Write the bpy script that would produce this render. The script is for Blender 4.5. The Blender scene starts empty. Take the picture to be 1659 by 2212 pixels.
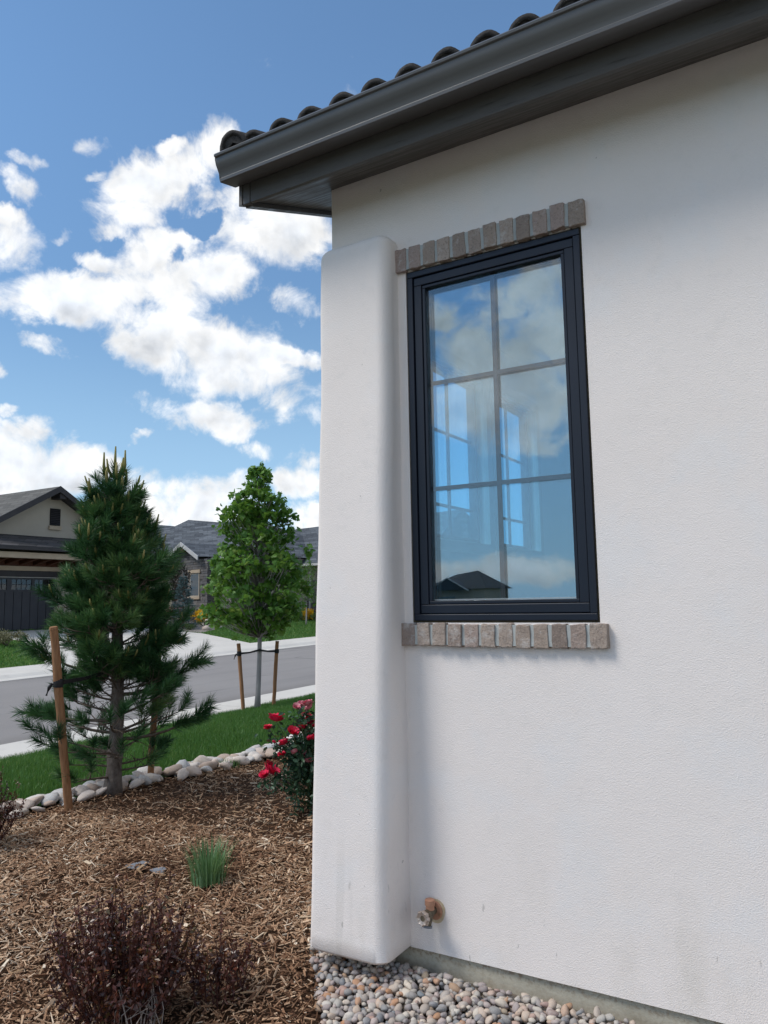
import bpy, bmesh, math, random
import numpy as np
from mathutils import Vector, Matrix
random.seed(7); rng = np.random.default_rng(7)
scene = bpy.context.scene
col = scene.collection
R = math.radians

# ---------------------------------------------------------------- camera
CAM = Vector((0.0, -2.8, 1.5))
cr = Vector((0.8564591, 0.51592109, -0.01741363)); cu = Vector((0.07396175, -0.08925584, 0.99325881)); cf = Vector((-0.5108889, 0.85197349, 0.1146024))
cam_data = bpy.data.cameras.new('camera'); cam = bpy.data.objects.new('camera', cam_data); col.objects.link(cam)
cam.matrix_world = Matrix(((cr.x, cu.x, -cf.x, CAM.x), (cr.y, cu.y, -cf.y, CAM.y), (cr.z, cu.z, -cf.z, CAM.z), (0, 0, 0, 1)))
cam_data.sensor_fit = 'VERTICAL'; cam_data.sensor_height = 36; cam_data.lens = 36 * 1661 / 2212
cam_data.clip_start = 0.05; cam_data.clip_end = 3000
scene.camera = cam

# ---------------------------------------------------------------- sun, view
SUN = Vector((-1.0, -1.0, 1.8)).normalized()          # towards the sun
sun_el = math.asin(SUN.z); sun_az = math.atan2(SUN.x, SUN.y)
sd = bpy.data.lights.new('sun', 'SUN'); sd.energy = 1.85; sd.angle = R(20.0); sd.color = (1.0, 0.94, 0.86)
so = bpy.data.objects.new('sun', sd); col.objects.link(so)
so.rotation_euler = (-SUN).to_track_quat('-Z', 'Y').to_euler(); so.location = (-20, -20, 40)
scene.view_settings.view_transform = 'Standard'; scene.view_settings.look = 'None'
scene.view_settings.exposure = 0.60; scene.view_settings.gamma = 1.0
scene.render.engine = 'CYCLES'
scene.cycles.use_denoising = True
scene.cycles.max_bounces = 8; scene.cycles.diffuse_bounces = 4; scene.cycles.glossy_bounces = 4
scene.cycles.transparent_max_bounces = 12; scene.cycles.caustics_reflective = False; scene.cycles.caustics_refractive = False

# ---------------------------------------------------------------- sky with cumulus
CLOUDS=[(10.13,6.03,5.465,11.89,-24.43,22.123,1),
(25.84,-5.2,22.657,-1.53,-25.25,12.589,1),
(52.87,0.98,42.664,8.49,-78.74,50.065,0.9),
(21.25,3.9,16.601,10.75,-45.89,30.496,0.9),
(11.12,-2.26,8.612,-2.31,-18.36,7.058,1),
(25.54,0.11,18.411,1.83,-33.42,17.946,1),
(16.43,3.53,12.208,7.89,-32.07,20.235,0.9),
(24.11,-1.61,22.128,3,-103.93,45.698,0.7),
(9.8,-0.39,9.304,1.15,-31.23,12.566,1),
(9.62,2.95,6.345,7.11,-24.01,15.087,1),
(11.14,-3.87,10.433,-6.25,-21.42,1.889,1),
(9.09,-1.93,7.405,-3.74,-21.71,4.155,1),
(17.69,-4.73,13.186,-14.25,-63.9,10.981,1),
(14.36,-1.95,11.374,-4.02,-38.48,7.804,0.9),
(13.74,-2.78,11.233,-6.89,-37.74,3.652,0.85),
(31.95,0.16,23.455,1.51,-72.04,16.784,0.6),
(18.27,5.97,15.955,11.83,-27.93,23.558,0.9),
(53.13,2.3,53.019,14.05,-78.06,49.054,1),
(59.86,2.5,57.92,20.59,-111.86,76.846,0.38),
(56.2,1.8,50.378,14.37,-94.91,63.28,0.38),
(75.21,2.32,67.272,25.79,-177.49,112.604,0.38),
(43.26,-31.92,58.163,-40.35,-69.35,-7.367,0.38),
(83.8,2.83,78.113,20.94,-144.72,82.292,0.38),
(45.17,-6.19,45.094,-7.74,-103.37,24.002,0.38),
(106.07,4.03,106.043,15.09,-138.16,52.148,0.38),
(76.47,2.82,76.298,17.3,-197.24,61.279,0.38),
(51.76,37.57,36.12,103.53,-134.63,115.689,0.38),
(28.95,-11.71,23.09,-18.18,-57.73,10.318,0.38),
(20.2,4.36,12.094,10.22,-48.74,19.409,0.38),
(44.35,-0.35,27.864,0.02,-58.33,14.019,0.38),
(39.6,0.02,27.535,0.89,-94.31,18.6,0.38),
(32.98,-0.17,21.377,-0.06,-88.44,16.27,0.38),
(11.78,-0.55,11.638,-1.04,-24.85,3.237,1.1),
(18.73,-2.52,18.072,-4.67,-33.94,1.583,1),
(43.73,1.03,38.913,2.28,-56.03,11.469,0.8),
(10.37,0.11,8.114,0.14,-22.31,2.834,1),
(23.23,0.14,17.249,0.28,-34.21,5.064,1),
(21.46,0.35,17.804,0.36,-26.71,3.389,1),
(20.05,-0.09,13.131,-0.16,-41.7,6.334,0.9),
(23.46,-0.16,14.882,-0.36,-35.37,3.409,1),
(13.65,0.45,13.281,1.42,-31.02,6.137,1)]
HOLES=[(28.46,7.44,18.613,18.06,-70.17,46.712,-1.2),
(95.39,-16.8,84.532,-4.97,-69.63,25.689,-0.9),
(66.08,1.71,57.774,13.02,-109.04,59.363,-0.6)]
CLOUDS_BEHIND=[(-7.56,1.07,-21.126,-1.44,-15.13,0.095,1),
(-12.82,4.15,-37.506,-5,-20.49,-7.398,0.9),
(-22.17,7.68,-62.521,-7.86,-27.94,-12.465,0.8),
(-10.18,5.58,-30.778,-9.29,-23,-17.186,0.9),
(-21.1,-9.16,-53.429,21.53,-55.37,77.649,0.6),
(-19.94,-0.58,-53.615,1.08,-23.85,8.823,1),
(-8.63,-0.29,-23.613,1.27,-51.1,5.405,0.7),
(-16.11,-0.65,-44.939,1.41,-20.64,8.714,1)]

def make_world():
    w = bpy.data.worlds.new('World'); scene.world = w; w.use_nodes = True
    nt = w.node_tree; nt.nodes.clear(); N = nt.nodes.new; L = nt.links.new
    def val(x, sock):
        if isinstance(x, (int, float)): sock.default_value = x
        else: L(x, sock)
    def mth(op, a, b=0.0, c=0.0, clamp=False):
        n = N('ShaderNodeMath'); n.operation = op; n.use_clamp = clamp
        val(a, n.inputs[0]); val(b, n.inputs[1]); val(c, n.inputs[2]); return n.outputs[0]
    def vm(op, a, b):
        n = N('ShaderNodeVectorMath'); n.operation = op
        for i, x in enumerate((a, b)):
            if isinstance(x, tuple): n.inputs[i].default_value = x
            elif isinstance(x, float): n.inputs[3].default_value = x
            else: L(x, n.inputs[i])
        return n.outputs['Value'] if op == 'DOT_PRODUCT' else n.outputs['Vector']
    def sstep(x, a, b, o0=0.0, o1=1.0):
        n = N('ShaderNodeMapRange'); n.interpolation_type = 'SMOOTHSTEP'
        L(x, n.inputs[0]); n.inputs[1].default_value = a; n.inputs[2].default_value = b; n.inputs[3].default_value = o0; n.inputs[4].default_value = o1
        return n.outputs[0]
    def noise(v, s, det, ro, dist=0.0):
        n = N('ShaderNodeTexNoise'); L(v, n.inputs['Vector']); n.inputs['Scale'].default_value = s
        n.inputs['Detail'].default_value = det; n.inputs['Roughness'].default_value = ro; n.inputs['Distortion'].default_value = dist
        return n.outputs['Fac'], n.outputs['Color']
    tc = N('ShaderNodeTexCoord'); sep = N('ShaderNodeSeparateXYZ'); L(tc.outputs['Generated'], sep.inputs[0])
    az = mth('ARCTAN2', sep.outputs[0], sep.outputs[1]); el = mth('ARCSINE', sep.outputs[2])
    cmb = N('ShaderNodeCombineXYZ'); L(az, cmb.inputs[0]); L(el, cmb.inputs[1]); cmb.inputs[2].default_value = 1.0
    P = cmb.outputs[0]
    # ragged outlines: the direction is warped before the cloud bodies are evaluated
    _, wc = noise(tc.outputs['Generated'], 13.0, 5.0, 0.62)
    wv = vm('MULTIPLY', vm('SUBTRACT', wc, (0.5, 0.5, 0.5)), (0.075, 0.06, 0.0))
    PW = vm('ADD', P, wv)
    def bodies(lst):
        acc = None; sw = None; sq = None
        for (a1, a2, a3, b1, b2, b3, amp) in lst:
            q1 = vm('DOT_PRODUCT', PW, (a1, a2, a3)); q2 = vm('DOT_PRODUCT', PW, (b1, b2, b3))
            r2 = mth('MULTIPLY_ADD', q2, q2, mth('MULTIPLY', q1, q1))
            f = mth('MULTIPLY_ADD', r2, -amp, amp); f = mth('MAXIMUM', f, -1.2)
            wt = mth('MAXIMUM', mth('ADD', f, 0.25), 0.0); wq = mth('MULTIPLY', wt, q2)
            if acc is None: acc, sw, sq = f, wt, wq
            else: acc = mth('SMOOTH_MAX', acc, f, 0.35); sw = mth('ADD', sw, wt); sq = mth('ADD', sq, wq)
        return acc, mth('DIVIDE', sq, mth('ADD', sw, 0.05))      # body, height within it (base = +)
    def holes(lst):
        acc = None
        for (a1, a2, a3, b1, b2, b3, amp) in lst:
            q1 = vm('DOT_PRODUCT', PW, (a1, a2, a3)); q2 = vm('DOT_PRODUCT', PW, (b1, b2, b3))
            r2 = mth('MULTIPLY_ADD', q2, q2, mth('MULTIPLY', q1, q1))
            f = mth('MAXIMUM', mth('MULTIPLY_ADD', r2, amp, -amp), 0.0)
            acc = f if acc is None else mth('ADD', acc, f)
        return acc
    front, hf = bodies(CLOUDS); front = mth('SUBTRACT', front, holes(HOLES))
    back, hb = bodies(CLOUDS_BEHIND)
    # the rest of the sky: the same fair-weather cumulus from noise on a cloud deck
    den = mth('ADD', mth('ABSOLUTE', sep.outputs[2]), 0.12)
    deck = vm('SCALE', tc.outputs['Generated'], 1.0)
    cd = N('ShaderNodeCombineXYZ'); L(mth('DIVIDE', sep.outputs[0], den), cd.inputs[0]); L(mth('DIVIDE', sep.outputs[1], den), cd.inputs[1]); cd.inputs[2].default_value = 4.0
    g, _ = noise(cd.outputs[0], 1.1, 3.0, 0.5)
    glob = mth('MULTIPLY_ADD', g, 6.0, -2.75)
    mb = mth('MULTIPLY', sstep(az, -3.10, -2.95), sstep(az, -2.25, -2.40)); mg = N('ShaderNodeMix'); mg.data_type = 'FLOAT'; L(mb, mg.inputs[0]); L(glob, mg.inputs[2]); L(back, mg.inputs[3]); glob = mg.outputs[0]
    m = mth('MULTIPLY', sstep(az, -1.25, -1.08), sstep(az, -0.05, -0.22))
    mix = N('ShaderNodeMix'); mix.data_type = 'FLOAT'; L(m, mix.inputs[0]); L(glob, mix.inputs[2]); L(front, mix.inputs[3])
    body = mix.outputs[0]
    mh = N('ShaderNodeMix'); mh.data_type = 'FLOAT'; L(m, mh.inputs[0]); L(hb, mh.inputs[2]); L(hf, mh.inputs[3]); base = sstep(mh.outputs[0], -0.35, 0.75)
    f1, _ = noise(tc.outputs['Generated'], 17.0, 11.0, 0.62, 0.35)
    f2, _ = noise(tc.outputs['Generated'], 8.0, 2.0, 0.5)
    sh = vm('ADD', tc.outputs['Generated'], (SUN.x * 0.026, SUN.y * 0.026, SUN.z * 0.030))
    f3, _ = noise(sh, 15.0, 3.0, 0.5)
    f1b, _ = noise(tc.outputs['Generated'], 15.0, 3.0, 0.5)
    fld = mth('ADD', body, mth('MULTIPLY_ADD', f1, 3.6, -1.68))
    alpha = sstep(fld, -0.15, 1.0)
    f4, _ = noise(tc.outputs['Generated'], 62.0, 4.0, 0.55); f5, _ = noise(vm('ADD', tc.outputs['Generated'], (SUN.x * 0.008, SUN.y * 0.008, SUN.z * 0.010)), 62.0, 4.0, 0.55)
    relief = mth('ADD', mth('SUBTRACT', f1b, f3), mth('MULTIPLY', mth('SUBTRACT', f4, f5), 0.22))
    thick = sstep(mth('ADD', fld, mth('MULTIPLY_ADD', f2, 3.0, -1.5)), 0.2, 2.2)
    lum = mth('MULTIPLY_ADD', relief, 0.60, 0.715)
    lum = mth('SUBTRACT', lum, mth('MULTIPLY', thick, mth('MULTIPLY_ADD', base, 0.22, 0.05)))
    lum = mth('MINIMUM', mth('MAXIMUM', lum, 0.4), 0.765)
    tint = N('ShaderNodeMix'); tint.data_type = 'RGBA'; L(thick, tint.inputs[0])
    tint.inputs[6].default_value = (1.0, 0.995, 0.98, 1); tint.inputs[7].default_value = (0.90, 0.96, 1.05, 1)
    ccol = vm('SCALE', tint.outputs[2], 1.0); L(lum, ccol.node.inputs[3])
    sky = N('ShaderNodeTexSky'); sky.sky_type = 'NISHITA'; sky.sun_disc = False
    sky.sun_elevation = sun_el; sky.sun_rotation = sun_az; sky.altitude = 600; sky.air_density = 1.0; sky.dust_density = 0.15; sky.ozone_density = 1.0
    skc = vm('MULTIPLY', sky.outputs[0], (SKY_K * SKY_T[0], SKY_K * SKY_T[1], SKY_K * SKY_T[2]))
    skc = vm('SCALE', skc, 1.0); L(sstep(el, -0.05, 0.62, 0.60, 1.0), skc.node.inputs[3])
    hz = N('ShaderNodeMix'); hz.data_type = 'RGBA'; L(sstep(el, 0.42, -0.02, 0.0, 0.85), hz.inputs[0]); L(skc, hz.inputs[6]); hz.inputs[7].default_value = (0.30, 0.47, 0.66, 1); skc = hz.outputs[2]
    fin = N('ShaderNodeMix'); fin.data_type = 'RGBA'; L(alpha, fin.inputs[0]); L(skc, fin.inputs[6]); L(ccol, fin.inputs[7])
    # below the horizon: plain sky colour, the ground hides it
    bg = N('ShaderNodeBackground'); L(fin.outputs[2], bg.inputs[0]); bg.inputs[1].default_value = 1.0
    out = N('ShaderNodeOutputWorld'); L(bg.outputs[0], out.inputs[0])
    w.cycles.sampling_method = 'MANUAL'; w.cycles.sample_map_resolution = 1024
SKY_K = 0.104; SKY_T = (0.90, 1.08, 1.13)
make_world()

# ---------------------------------------------------------------- helpers
WLOC = {}
def tag(o, label=None, cat=None, group=None, kind=None):
    if label: o['label'] = label
    if cat: o['category'] = cat
    if group: o['group'] = group
    if kind: o['kind'] = kind
    return o
def thing(name, loc, label, cat, group=None):
    o = bpy.data.objects.new(name, None); col.objects.link(o); o.location = loc; o.empty_display_size = 0.1
    WLOC[o] = Vector(loc); return tag(o, label, cat, group)
def link(name, me, parent=None, loc=(0, 0, 0), rot=None, scale=None):
    """link a mesh; loc is a world position"""
    o = bpy.data.objects.new(name, me); col.objects.link(o)
    pw = WLOC[parent] if parent is not None else Vector((0, 0, 0))
    if parent is not None: o.parent = parent
    o.location = Vector(loc) - pw; WLOC[o] = Vector(loc)
    if rot is not None: o.rotation_euler = rot
    if scale is not None: o.scale = scale
    return o
def mesh_np(name, v, faces_n, idx, mat, smooth=False, tint=None):
    """v (n,3); faces_n: verts per face (int); idx flat"""
    me = bpy.data.meshes.new(name); v = np.asarray(v, np.float32); idx = np.asarray(idx, np.int32).ravel()
    nf = len(idx) // faces_n
    me.vertices.add(len(v)); me.vertices.foreach_set('co', v.ravel())
    me.loops.add(len(idx)); me.loops.foreach_set('vertex_index', idx)
    me.polygons.add(nf); me.polygons.foreach_set('loop_start', np.arange(0, len(idx), faces_n, dtype=np.int32))
    me.polygons.foreach_set('use_smooth', np.full(nf, smooth, dtype=bool))
    if tint is not None:
        a = me.attributes.new('tint', 'FLOAT', 'POINT'); a.data.foreach_set('value', np.asarray(tint, np.float32))
    me.materials.append(mat); me.update(calc_edges=True); return me
class MB:
    def __init__(s): s.v = []; s.f = []; s.t = []
    def add(s, vs, fs, tint=0.5):
        b = len(s.v); s.v += [tuple(p) for p in vs]; s.f += [tuple(i + b for i in f) for f in fs]; s.t += [tint] * len(vs); return s
    def box(s, x0, x1, y0, y1, z0, z1, tint=0.5):
        return s.add([(x0, y0, z0), (x1, y0, z0), (x1, y1, z0), (x0, y1, z0), (x0, y0, z1), (x1, y0, z1), (x1, y1, z1), (x0, y1, z1)],
                     [(0, 3, 2, 1), (4, 5, 6, 7), (0, 1, 5, 4), (1, 2, 6, 5), (2, 3, 7, 6), (3, 0, 4, 7)], tint)
    def prism(s, prof, ax, a0, a1, cap=True):
        """closed profile [(u,v)] extruded along axis ax ('x': (u,v)=(y,z); 'y': (x,z); 'z': (x,y))"""
        def P(u, v, a): return (a, u, v) if ax == 'x' else ((u, a, v) if ax == 'y' else (u, v, a))
        n = len(prof); vs = [P(u, v, a0) for u, v in prof] + [P(u, v, a1) for u, v in prof]
        fs = [(i, (i + 1) % n, n + (i + 1) % n, n + i) for i in range(n)]
        if cap: fs += [tuple(range(n))[::-1], tuple(range(n, 2 * n))]
        return s.add(vs, fs)
    def tube(s, pts, rad, n=8, cap=True, tint=0.5):
        pts = [Vector(p) for p in pts]; vs = []
        if not hasattr(rad, '__len__'): rad = [rad] * len(pts)
        up = Vector((0.37, 0.21, 0.9))
        for i, p in enumerate(pts):
            d = (pts[min(i + 1, len(pts) - 1)] - pts[max(i - 1, 0)]).normalized()
            a = d.cross(up)
            if a.length < 1e-3: a = d.cross(Vector((1, 0, 0)))
            a.normalize(); b = d.cross(a)
            for k in range(n):
                t = 2 * math.pi * k / n; vs.append(p + a * (math.cos(t) * rad[i]) + b * (math.sin(t) * rad[i]))
        fs = [(i * n + k, i * n + (k + 1) % n, (i + 1) * n + (k + 1) % n, (i + 1) * n + k) for i in range(len(pts) - 1) for k in range(n)]
        if cap: fs += [tuple(range(n))[::-1], tuple(range((len(pts) - 1) * n, len(pts) * n))]
        return s.add(vs, fs, tint)
    def quad(s, a, b, c, d): return s.add([a, b, c, d], [(0, 1, 2, 3)])
    def mesh(s, name, mat, smooth=False, org=(0, 0, 0)):
        me = bpy.data.meshes.new(name); o = Vector(org)
        me.from_pydata([(p[0] - o.x, p[1] - o.y, p[2] - o.z) for p in s.v], [], s.f)
        a = me.attributes.new('tint', 'FLOAT', 'POINT'); a.data.foreach_set('value', s.t)
        bm = bmesh.new(); bm.from_mesh(me); bmesh.ops.recalc_face_normals(bm, faces=bm.faces[:]); bm.to_mesh(me); bm.free()
        me.materials.append(mat)
        if smooth:
            for p in me.polygons: p.use_smooth = True
        me.update(); return me
    def build(s, name, mat, parent=None, smooth=False, bevel=0.0, seg=2, sharp=None):
        w = WLOC[parent] if parent is not None else Vector((0, 0, 0))
        o = link(name, s.mesh(name, mat, smooth, w), parent, w)
        if bevel:
            m = o.modifiers.new('bevel', 'BEVEL'); m.width = bevel; m.segments = seg; m.limit_method = 'ANGLE'; m.angle_limit = R(35)
        if sharp is not None:
            me = o.data
            bm = bmesh.new(); bm.from_mesh(me)
            for e in bm.edges: e.smooth = e.calc_face_angle(0) < R(sharp)
            bm.to_mesh(me); bm.free()
        return o
def holed_wall(mb, P, u0, u1, v0, v1, holes, th):
    """wall slab with rectangular openings; P(u,d,v)->xyz, d=0 front face, d=th back face"""
    us = sorted({u0, u1} | {h[0] for h in holes} | {h[1] for h in holes}); vs = sorted({v0, v1} | {h[2] for h in holes} | {h[3] for h in holes})
    def hol(a, b): return any(h[0] - 1e-6 < a and b_[0] < h[1] + 1e-6 and h[2] - 1e-6 < b and b_[1] < h[3] + 1e-6 for h in holes for b_ in [(a2, b2)])
    for i in range(len(us) - 1):
        for j in range(len(vs) - 1):
            a, a2, b, b2 = us[i], us[i + 1], vs[j], vs[j + 1]
            if hol(a, b): continue
            for d in (0, th): mb.quad(P(a, d, b), P(a2, d, b), P(a2, d, b2), P(a, d, b2))
    for (a, a2, b, b2) in list(holes) + [(u0, u1, v0, v1)]:
        mb.quad(P(a, 0, b), P(a2, 0, b), P(a2, th, b), P(a, th, b)); mb.quad(P(a, 0, b2), P(a2, 0, b2), P(a2, th, b2), P(a, th, b2))
        mb.quad(P(a, 0, b), P(a, 0, b2), P(a, th, b2), P(a, th, b)); mb.quad(P(a2, 0, b), P(a2, 0, b2), P(a2, th, b2), P(a2, th, b))
def stone_mesh(name, mat, seed, sub=2, rough=0.18, flat=1.0):
    bm = bmesh.new(); bmesh.ops.create_icosphere(bm, subdivisions=sub, radius=1.0); r = random.Random(seed)
    ds = [(Vector((r.gauss(0, 1), r.gauss(0, 1), r.gauss(0, 1))).normalized(), r.uniform(0.55, 0.95)) for _ in range(7)]
    ph = [Vector((r.uniform(-3, 3), r.uniform(-3, 3), r.uniform(-3, 3))) for _ in range(3)]
    for v in bm.verts:
        p = v.co.copy()
        for d, h in ds:
            e = p.dot(d) - h
            if e > 0: p -= d * e * 0.75
        k = 1 + rough * 0.5 * (math.sin(v.co.dot(ph[0])) + 0.6 * math.sin(v.co.dot(ph[1]) * 1.7))
        v.co = p * k; v.co.z *= flat
    me = bpy.data.meshes.new(name); bm.to_mesh(me); bm.free(); me.materials.append(mat)
    for p in me.polygons: p.use_smooth = True
    return me

# ---------------------------------------------------------------- materials
class NT:
    def __init__(s, name):
        s.m = bpy.data.materials.new(name); s.m.use_nodes = True; s.t = s.m.node_tree
        s.b = s.t.nodes['Principled BSDF']; s.out = s.t.nodes['Material Output']
        g = s.t.nodes.new('ShaderNodeNewGeometry'); s.pos = g.outputs['Position']; s.nrm = g.outputs['Normal']
    def n(s, k): return s.t.nodes.new(k)
    def l(s, a, b): s.t.links.new(a, b)
    def noise(s, scale, det=4, ro=0.55, vec=None, dist=0.0):
        n = s.n('ShaderNodeTexNoise'); s.l(vec if vec is not None else s.pos, n.inputs['Vector'])
        n.inputs['Scale'].default_value = scale; n.inputs['Detail'].default_value = det; n.inputs['Roughness'].default_value = ro; n.inputs['Distortion'].default_value = dist
        return n.outputs['Fac']
    def vec(s, sx, sy, sz, off=(0, 0, 0)):
        n = s.n('ShaderNodeMapping'); s.l(s.pos, n.inputs['Vector']); n.inputs['Scale'].default_value = (sx, sy, sz); n.inputs['Location'].default_value = off; return n.outputs[0]
    def ramp(s, fac, stops):
        n = s.n('ShaderNodeValToRGB'); s.l(fac, n.inputs[0]); e = n.color_ramp.elements
        while len(e) < len(stops): e.new(0.5)
        for i, (p, c) in enumerate(stops): e[i].position = p; e[i].color = (*c, 1)
        return n.outputs[0]
    def mix(s, fac, a, b, mode='MIX'):
        n = s.n('ShaderNodeMix'); n.data_type = 'RGBA'; n.blend_type = mode
        for i, x in ((0, fac), (6, a), (7, b)):
            if isinstance(x, (int, float)): n.inputs[i].default_value = x
            elif isinstance(x, tuple): n.inputs[i].default_value = (*x, 1)
            else: s.l(x, n.inputs[i])
        return n.outputs[2]
    def math(s, op, a, b=0.0, c=0.0, clamp=False):
        n = s.n('ShaderNodeMath'); n.operation = op; n.use_clamp = clamp
        for i, x in enumerate((a, b, c)):
            if isinstance(x, (int, float)): n.inputs[i].default_value = x
            else: s.l(x, n.inputs[i])
        return n.outputs[0]
    def rng(s, x, a, b, c=0.0, d=1.0):
        n = s.n('ShaderNodeMapRange'); n.interpolation_type = 'SMOOTHSTEP'; s.l(x, n.inputs[0])
        for i, q in enumerate((a, b, c, d)): n.inputs[i + 1].default_value = q
        return n.outputs[0]
    def attr(s, name='tint'):
        n = s.n('ShaderNodeAttribute'); n.attribute_name = name; return n.outputs['Fac']
    def rand(s): return s.n('ShaderNodeObjectInfo').outputs['Random']
    def xyz(s):
        n = s.n('ShaderNodeSeparateXYZ'); s.l(s.pos, n.inputs[0]); return n.outputs
    def bump(s, h, strength=0.5, dist=0.01, prev=None):
        n = s.n('ShaderNodeBump'); s.l(h, n.inputs['Height']); n.inputs['Strength'].default_value = strength; n.inputs['Distance'].default_value = dist
        if prev is not None: s.l(prev, n.inputs['Normal'])
        return n.outputs[0]
    def set(s, color=None, rough=0.8, normal=None, metal=0.0, spec=0.5, ior=None):
        if isinstance(color, tuple): s.b.inputs['Base Color'].default_value = (*color, 1)
        elif color is not None: s.l(color, s.b.inputs['Base Color'])
        if isinstance(rough, (int, float)): s.b.inputs['Roughness'].default_value = rough
        else: s.l(rough, s.b.inputs['Roughness'])
        s.b.inputs['Metallic'].default_value = metal; s.b.inputs['Specular IOR Level'].default_value = spec
        if normal is not None: s.l(normal, s.b.inputs['Normal'])
        return s.m
def simple(name, c1, c2, scale=8, rough=0.8, bump=0.3, bscale=60, bdist=0.004, spec=0.3, metal=0.0, det=5):
    k = NT(name); f = k.noise(scale, det, 0.6); c = k.ramp(f, [(0.3, c1), (0.7, c2)])
    nb = k.bump(k.noise(bscale, 4, 0.6), bump, bdist) if bump else None
    return k.set(c, rough, nb, metal, spec)
def leafy(name, stops, rough=0.5, transl=0.3, spec=0.3, src='attr'):
    """foliage: colour by each leaf's own tint, some light passes through"""
    k = NT(name); f = k.attr() if src == 'attr' else k.rand(); c = k.ramp(f, stops); k.set(c, rough, None, 0, spec)
    tr = k.n('ShaderNodeBsdfTranslucent'); k.l(k.mix(0.35, c, (0.25, 0.4, 0.05), 'MIX') if transl > 0.2 else c, tr.inputs[0])
    ms = k.n('ShaderNodeMixShader'); ms.inputs[0].default_value = transl; k.l(k.b.outputs[0], ms.inputs[1]); k.l(tr.outputs[0], ms.inputs[2]); k.l(ms.outputs[0], k.out.inputs[0])
    return k.m
M = {}
def mats():
    # stucco: sand-float grain, faint patches, splash stains low down, two rain streaks
    def stucco(name, base, base2, dirt=True):
        k = NT(name); z = k.xyz()[2]
        c = k.ramp(k.noise(1.3, 5, 0.6), [(0.3, base), (0.7, base2)])
        c = k.mix(k.math('MULTIPLY', k.rng(k.noise(300, 2, 0.5), 0.52, 0.75), 0.10), c, (0.40, 0.39, 0.38))
        if dirt:
            c = k.mix(k.math('MULTIPLY', k.rng(k.noise(2.6, 4, 0.6, k.vec(1, 1, 1, (5, 2, 9))), 0.50, 0.66), 0.5), c, (0.765, 0.75, 0.745)); c = k.mix(k.math('MULTIPLY', k.rng(k.noise(11, 5, 0.65, k.vec(1, 1, 1, (1, 8, 3))), 0.55, 0.7), 0.20), c, (0.64, 0.61, 0.58))
        if dirt:
            low = k.rng(z, 0.75, 0.12); st = k.rng(k.noise(5.0, 6, 0.65, k.vec(1, 1, 0.45)), 0.47, 0.72)
            c = k.mix(k.math('MULTIPLY', k.math('MULTIPLY', low, st), 0.24), c, (0.44, 0.41, 0.33))
            sp = k.rng(k.noise(38.0, 3, 0.5, k.vec(1, 1, 0.28)), 0.69, 0.74)
            c = k.mix(k.math('MULTIPLY', k.math('MULTIPLY', sp, k.rng(z, 0.62, 0.2)), 0.6), c, (0.27, 0.26, 0.24))
            sk = k.rng(k.noise(0.9, 2, 0.5, k.vec(9, 9, 0.15, (3, 1, 0))), 0.66, 0.72)
            c = k.mix(k.math('MULTIPLY', k.math('MULTIPLY', sk, k.rng(z, 0.7, 0.3)), 0.18), c, (0.42, 0.40, 0.36))
            dot = k.rng(k.noise(26.0, 2, 0.5, k.vec(1, 1, 1, (7, 3, 1))), 0.765, 0.785)
            c = k.mix(k.math('MULTIPLY', dot, 0.55), c, (0.3, 0.28, 0.26))
        vo = k.n('ShaderNodeTexVoronoi'); k.l(k.pos, vo.inputs['Vector']); vo.inputs['Scale'].default_value = 240
        b1 = k.bump(k.noise(210, 3, 0.6), 0.36, 0.004); b2 = k.bump(vo.outputs['Distance'], 0.22, 0.003, b1)
        b3 = k.bump(k.noise(9, 5, 0.6), 0.12, 0.012, b2)
        return k.set(c, 0.9, b3, 0, 0.2)
    M['stucco'] = stucco('white_stucco', (0.79, 0.73, 0.69), (0.825, 0.768, 0.735))
    M['stucco_tan'] = stucco('tan_stucco', (0.36, 0.325, 0.27), (0.40, 0.36, 0.30), False)
    M['interior'] = simple('interior_paint', (0.52, 0.53, 0.55), (0.56, 0.57, 0.58), 2, 0.8, 0.05)
    M['floor_in'] = simple('interior_floor', (0.22, 0.16, 0.11), (0.28, 0.2, 0.14), 3, 0.5, 0.1)
    k = NT('concrete_footing'); z = k.xyz()[2]
    c = k.ramp(k.noise(9, 6, 0.65), [(0.25, (0.34, 0.31, 0.24)), (0.55, (0.46, 0.43, 0.35)), (0.8, (0.36, 0.30, 0.21))])
    c = k.mix(k.math('MULTIPLY', k.math('MULTIPLY', k.rng(k.noise(60, 3, 0.6), 0.45, 0.65), k.rng(z, 0.09, 0.135, 0.25, 1.0)), 0.75), c, (0.22, 0.15, 0.10))
    M['footing'] = k.set(c, 0.9, k.bump(k.noise(70, 4, 0.6), 0.4, 0.004), 0, 0.2)
    k = NT('brick_face'); f = k.rand(); c = k.ramp(f, [(0.0, (0.33, 0.265, 0.22)), (0.3, (0.42, 0.345, 0.295)), (0.55, (0.25, 0.20, 0.17)), (0.8, (0.38, 0.30, 0.26)), (1.0, (0.34, 0.265, 0.24))])
    c = k.mix(k.math('MULTIPLY', k.rng(k.noise(130, 4, 0.7), 0.48, 0.68), 0.55), c, (0.15, 0.12, 0.105))
    c = k.mix(k.math('MULTIPLY', k.rng(k.noise(20, 6, 0.75), 0.50, 0.70), 0.65), c, (0.56, 0.53, 0.50))
    b1 = k.bump(k.noise(140, 4, 0.7), 0.8, 0.005); M['brick'] = k.set(c, 0.92, k.bump(k.noise(22, 4, 0.6), 0.6, 0.01, b1), 0, 0.15)
    M['mortar'] = simple('mortar', (0.36, 0.38, 0.37), (0.45, 0.47, 0.46), 20, 0.95, 0.4, 150, 0.003, 0.1)
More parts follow.
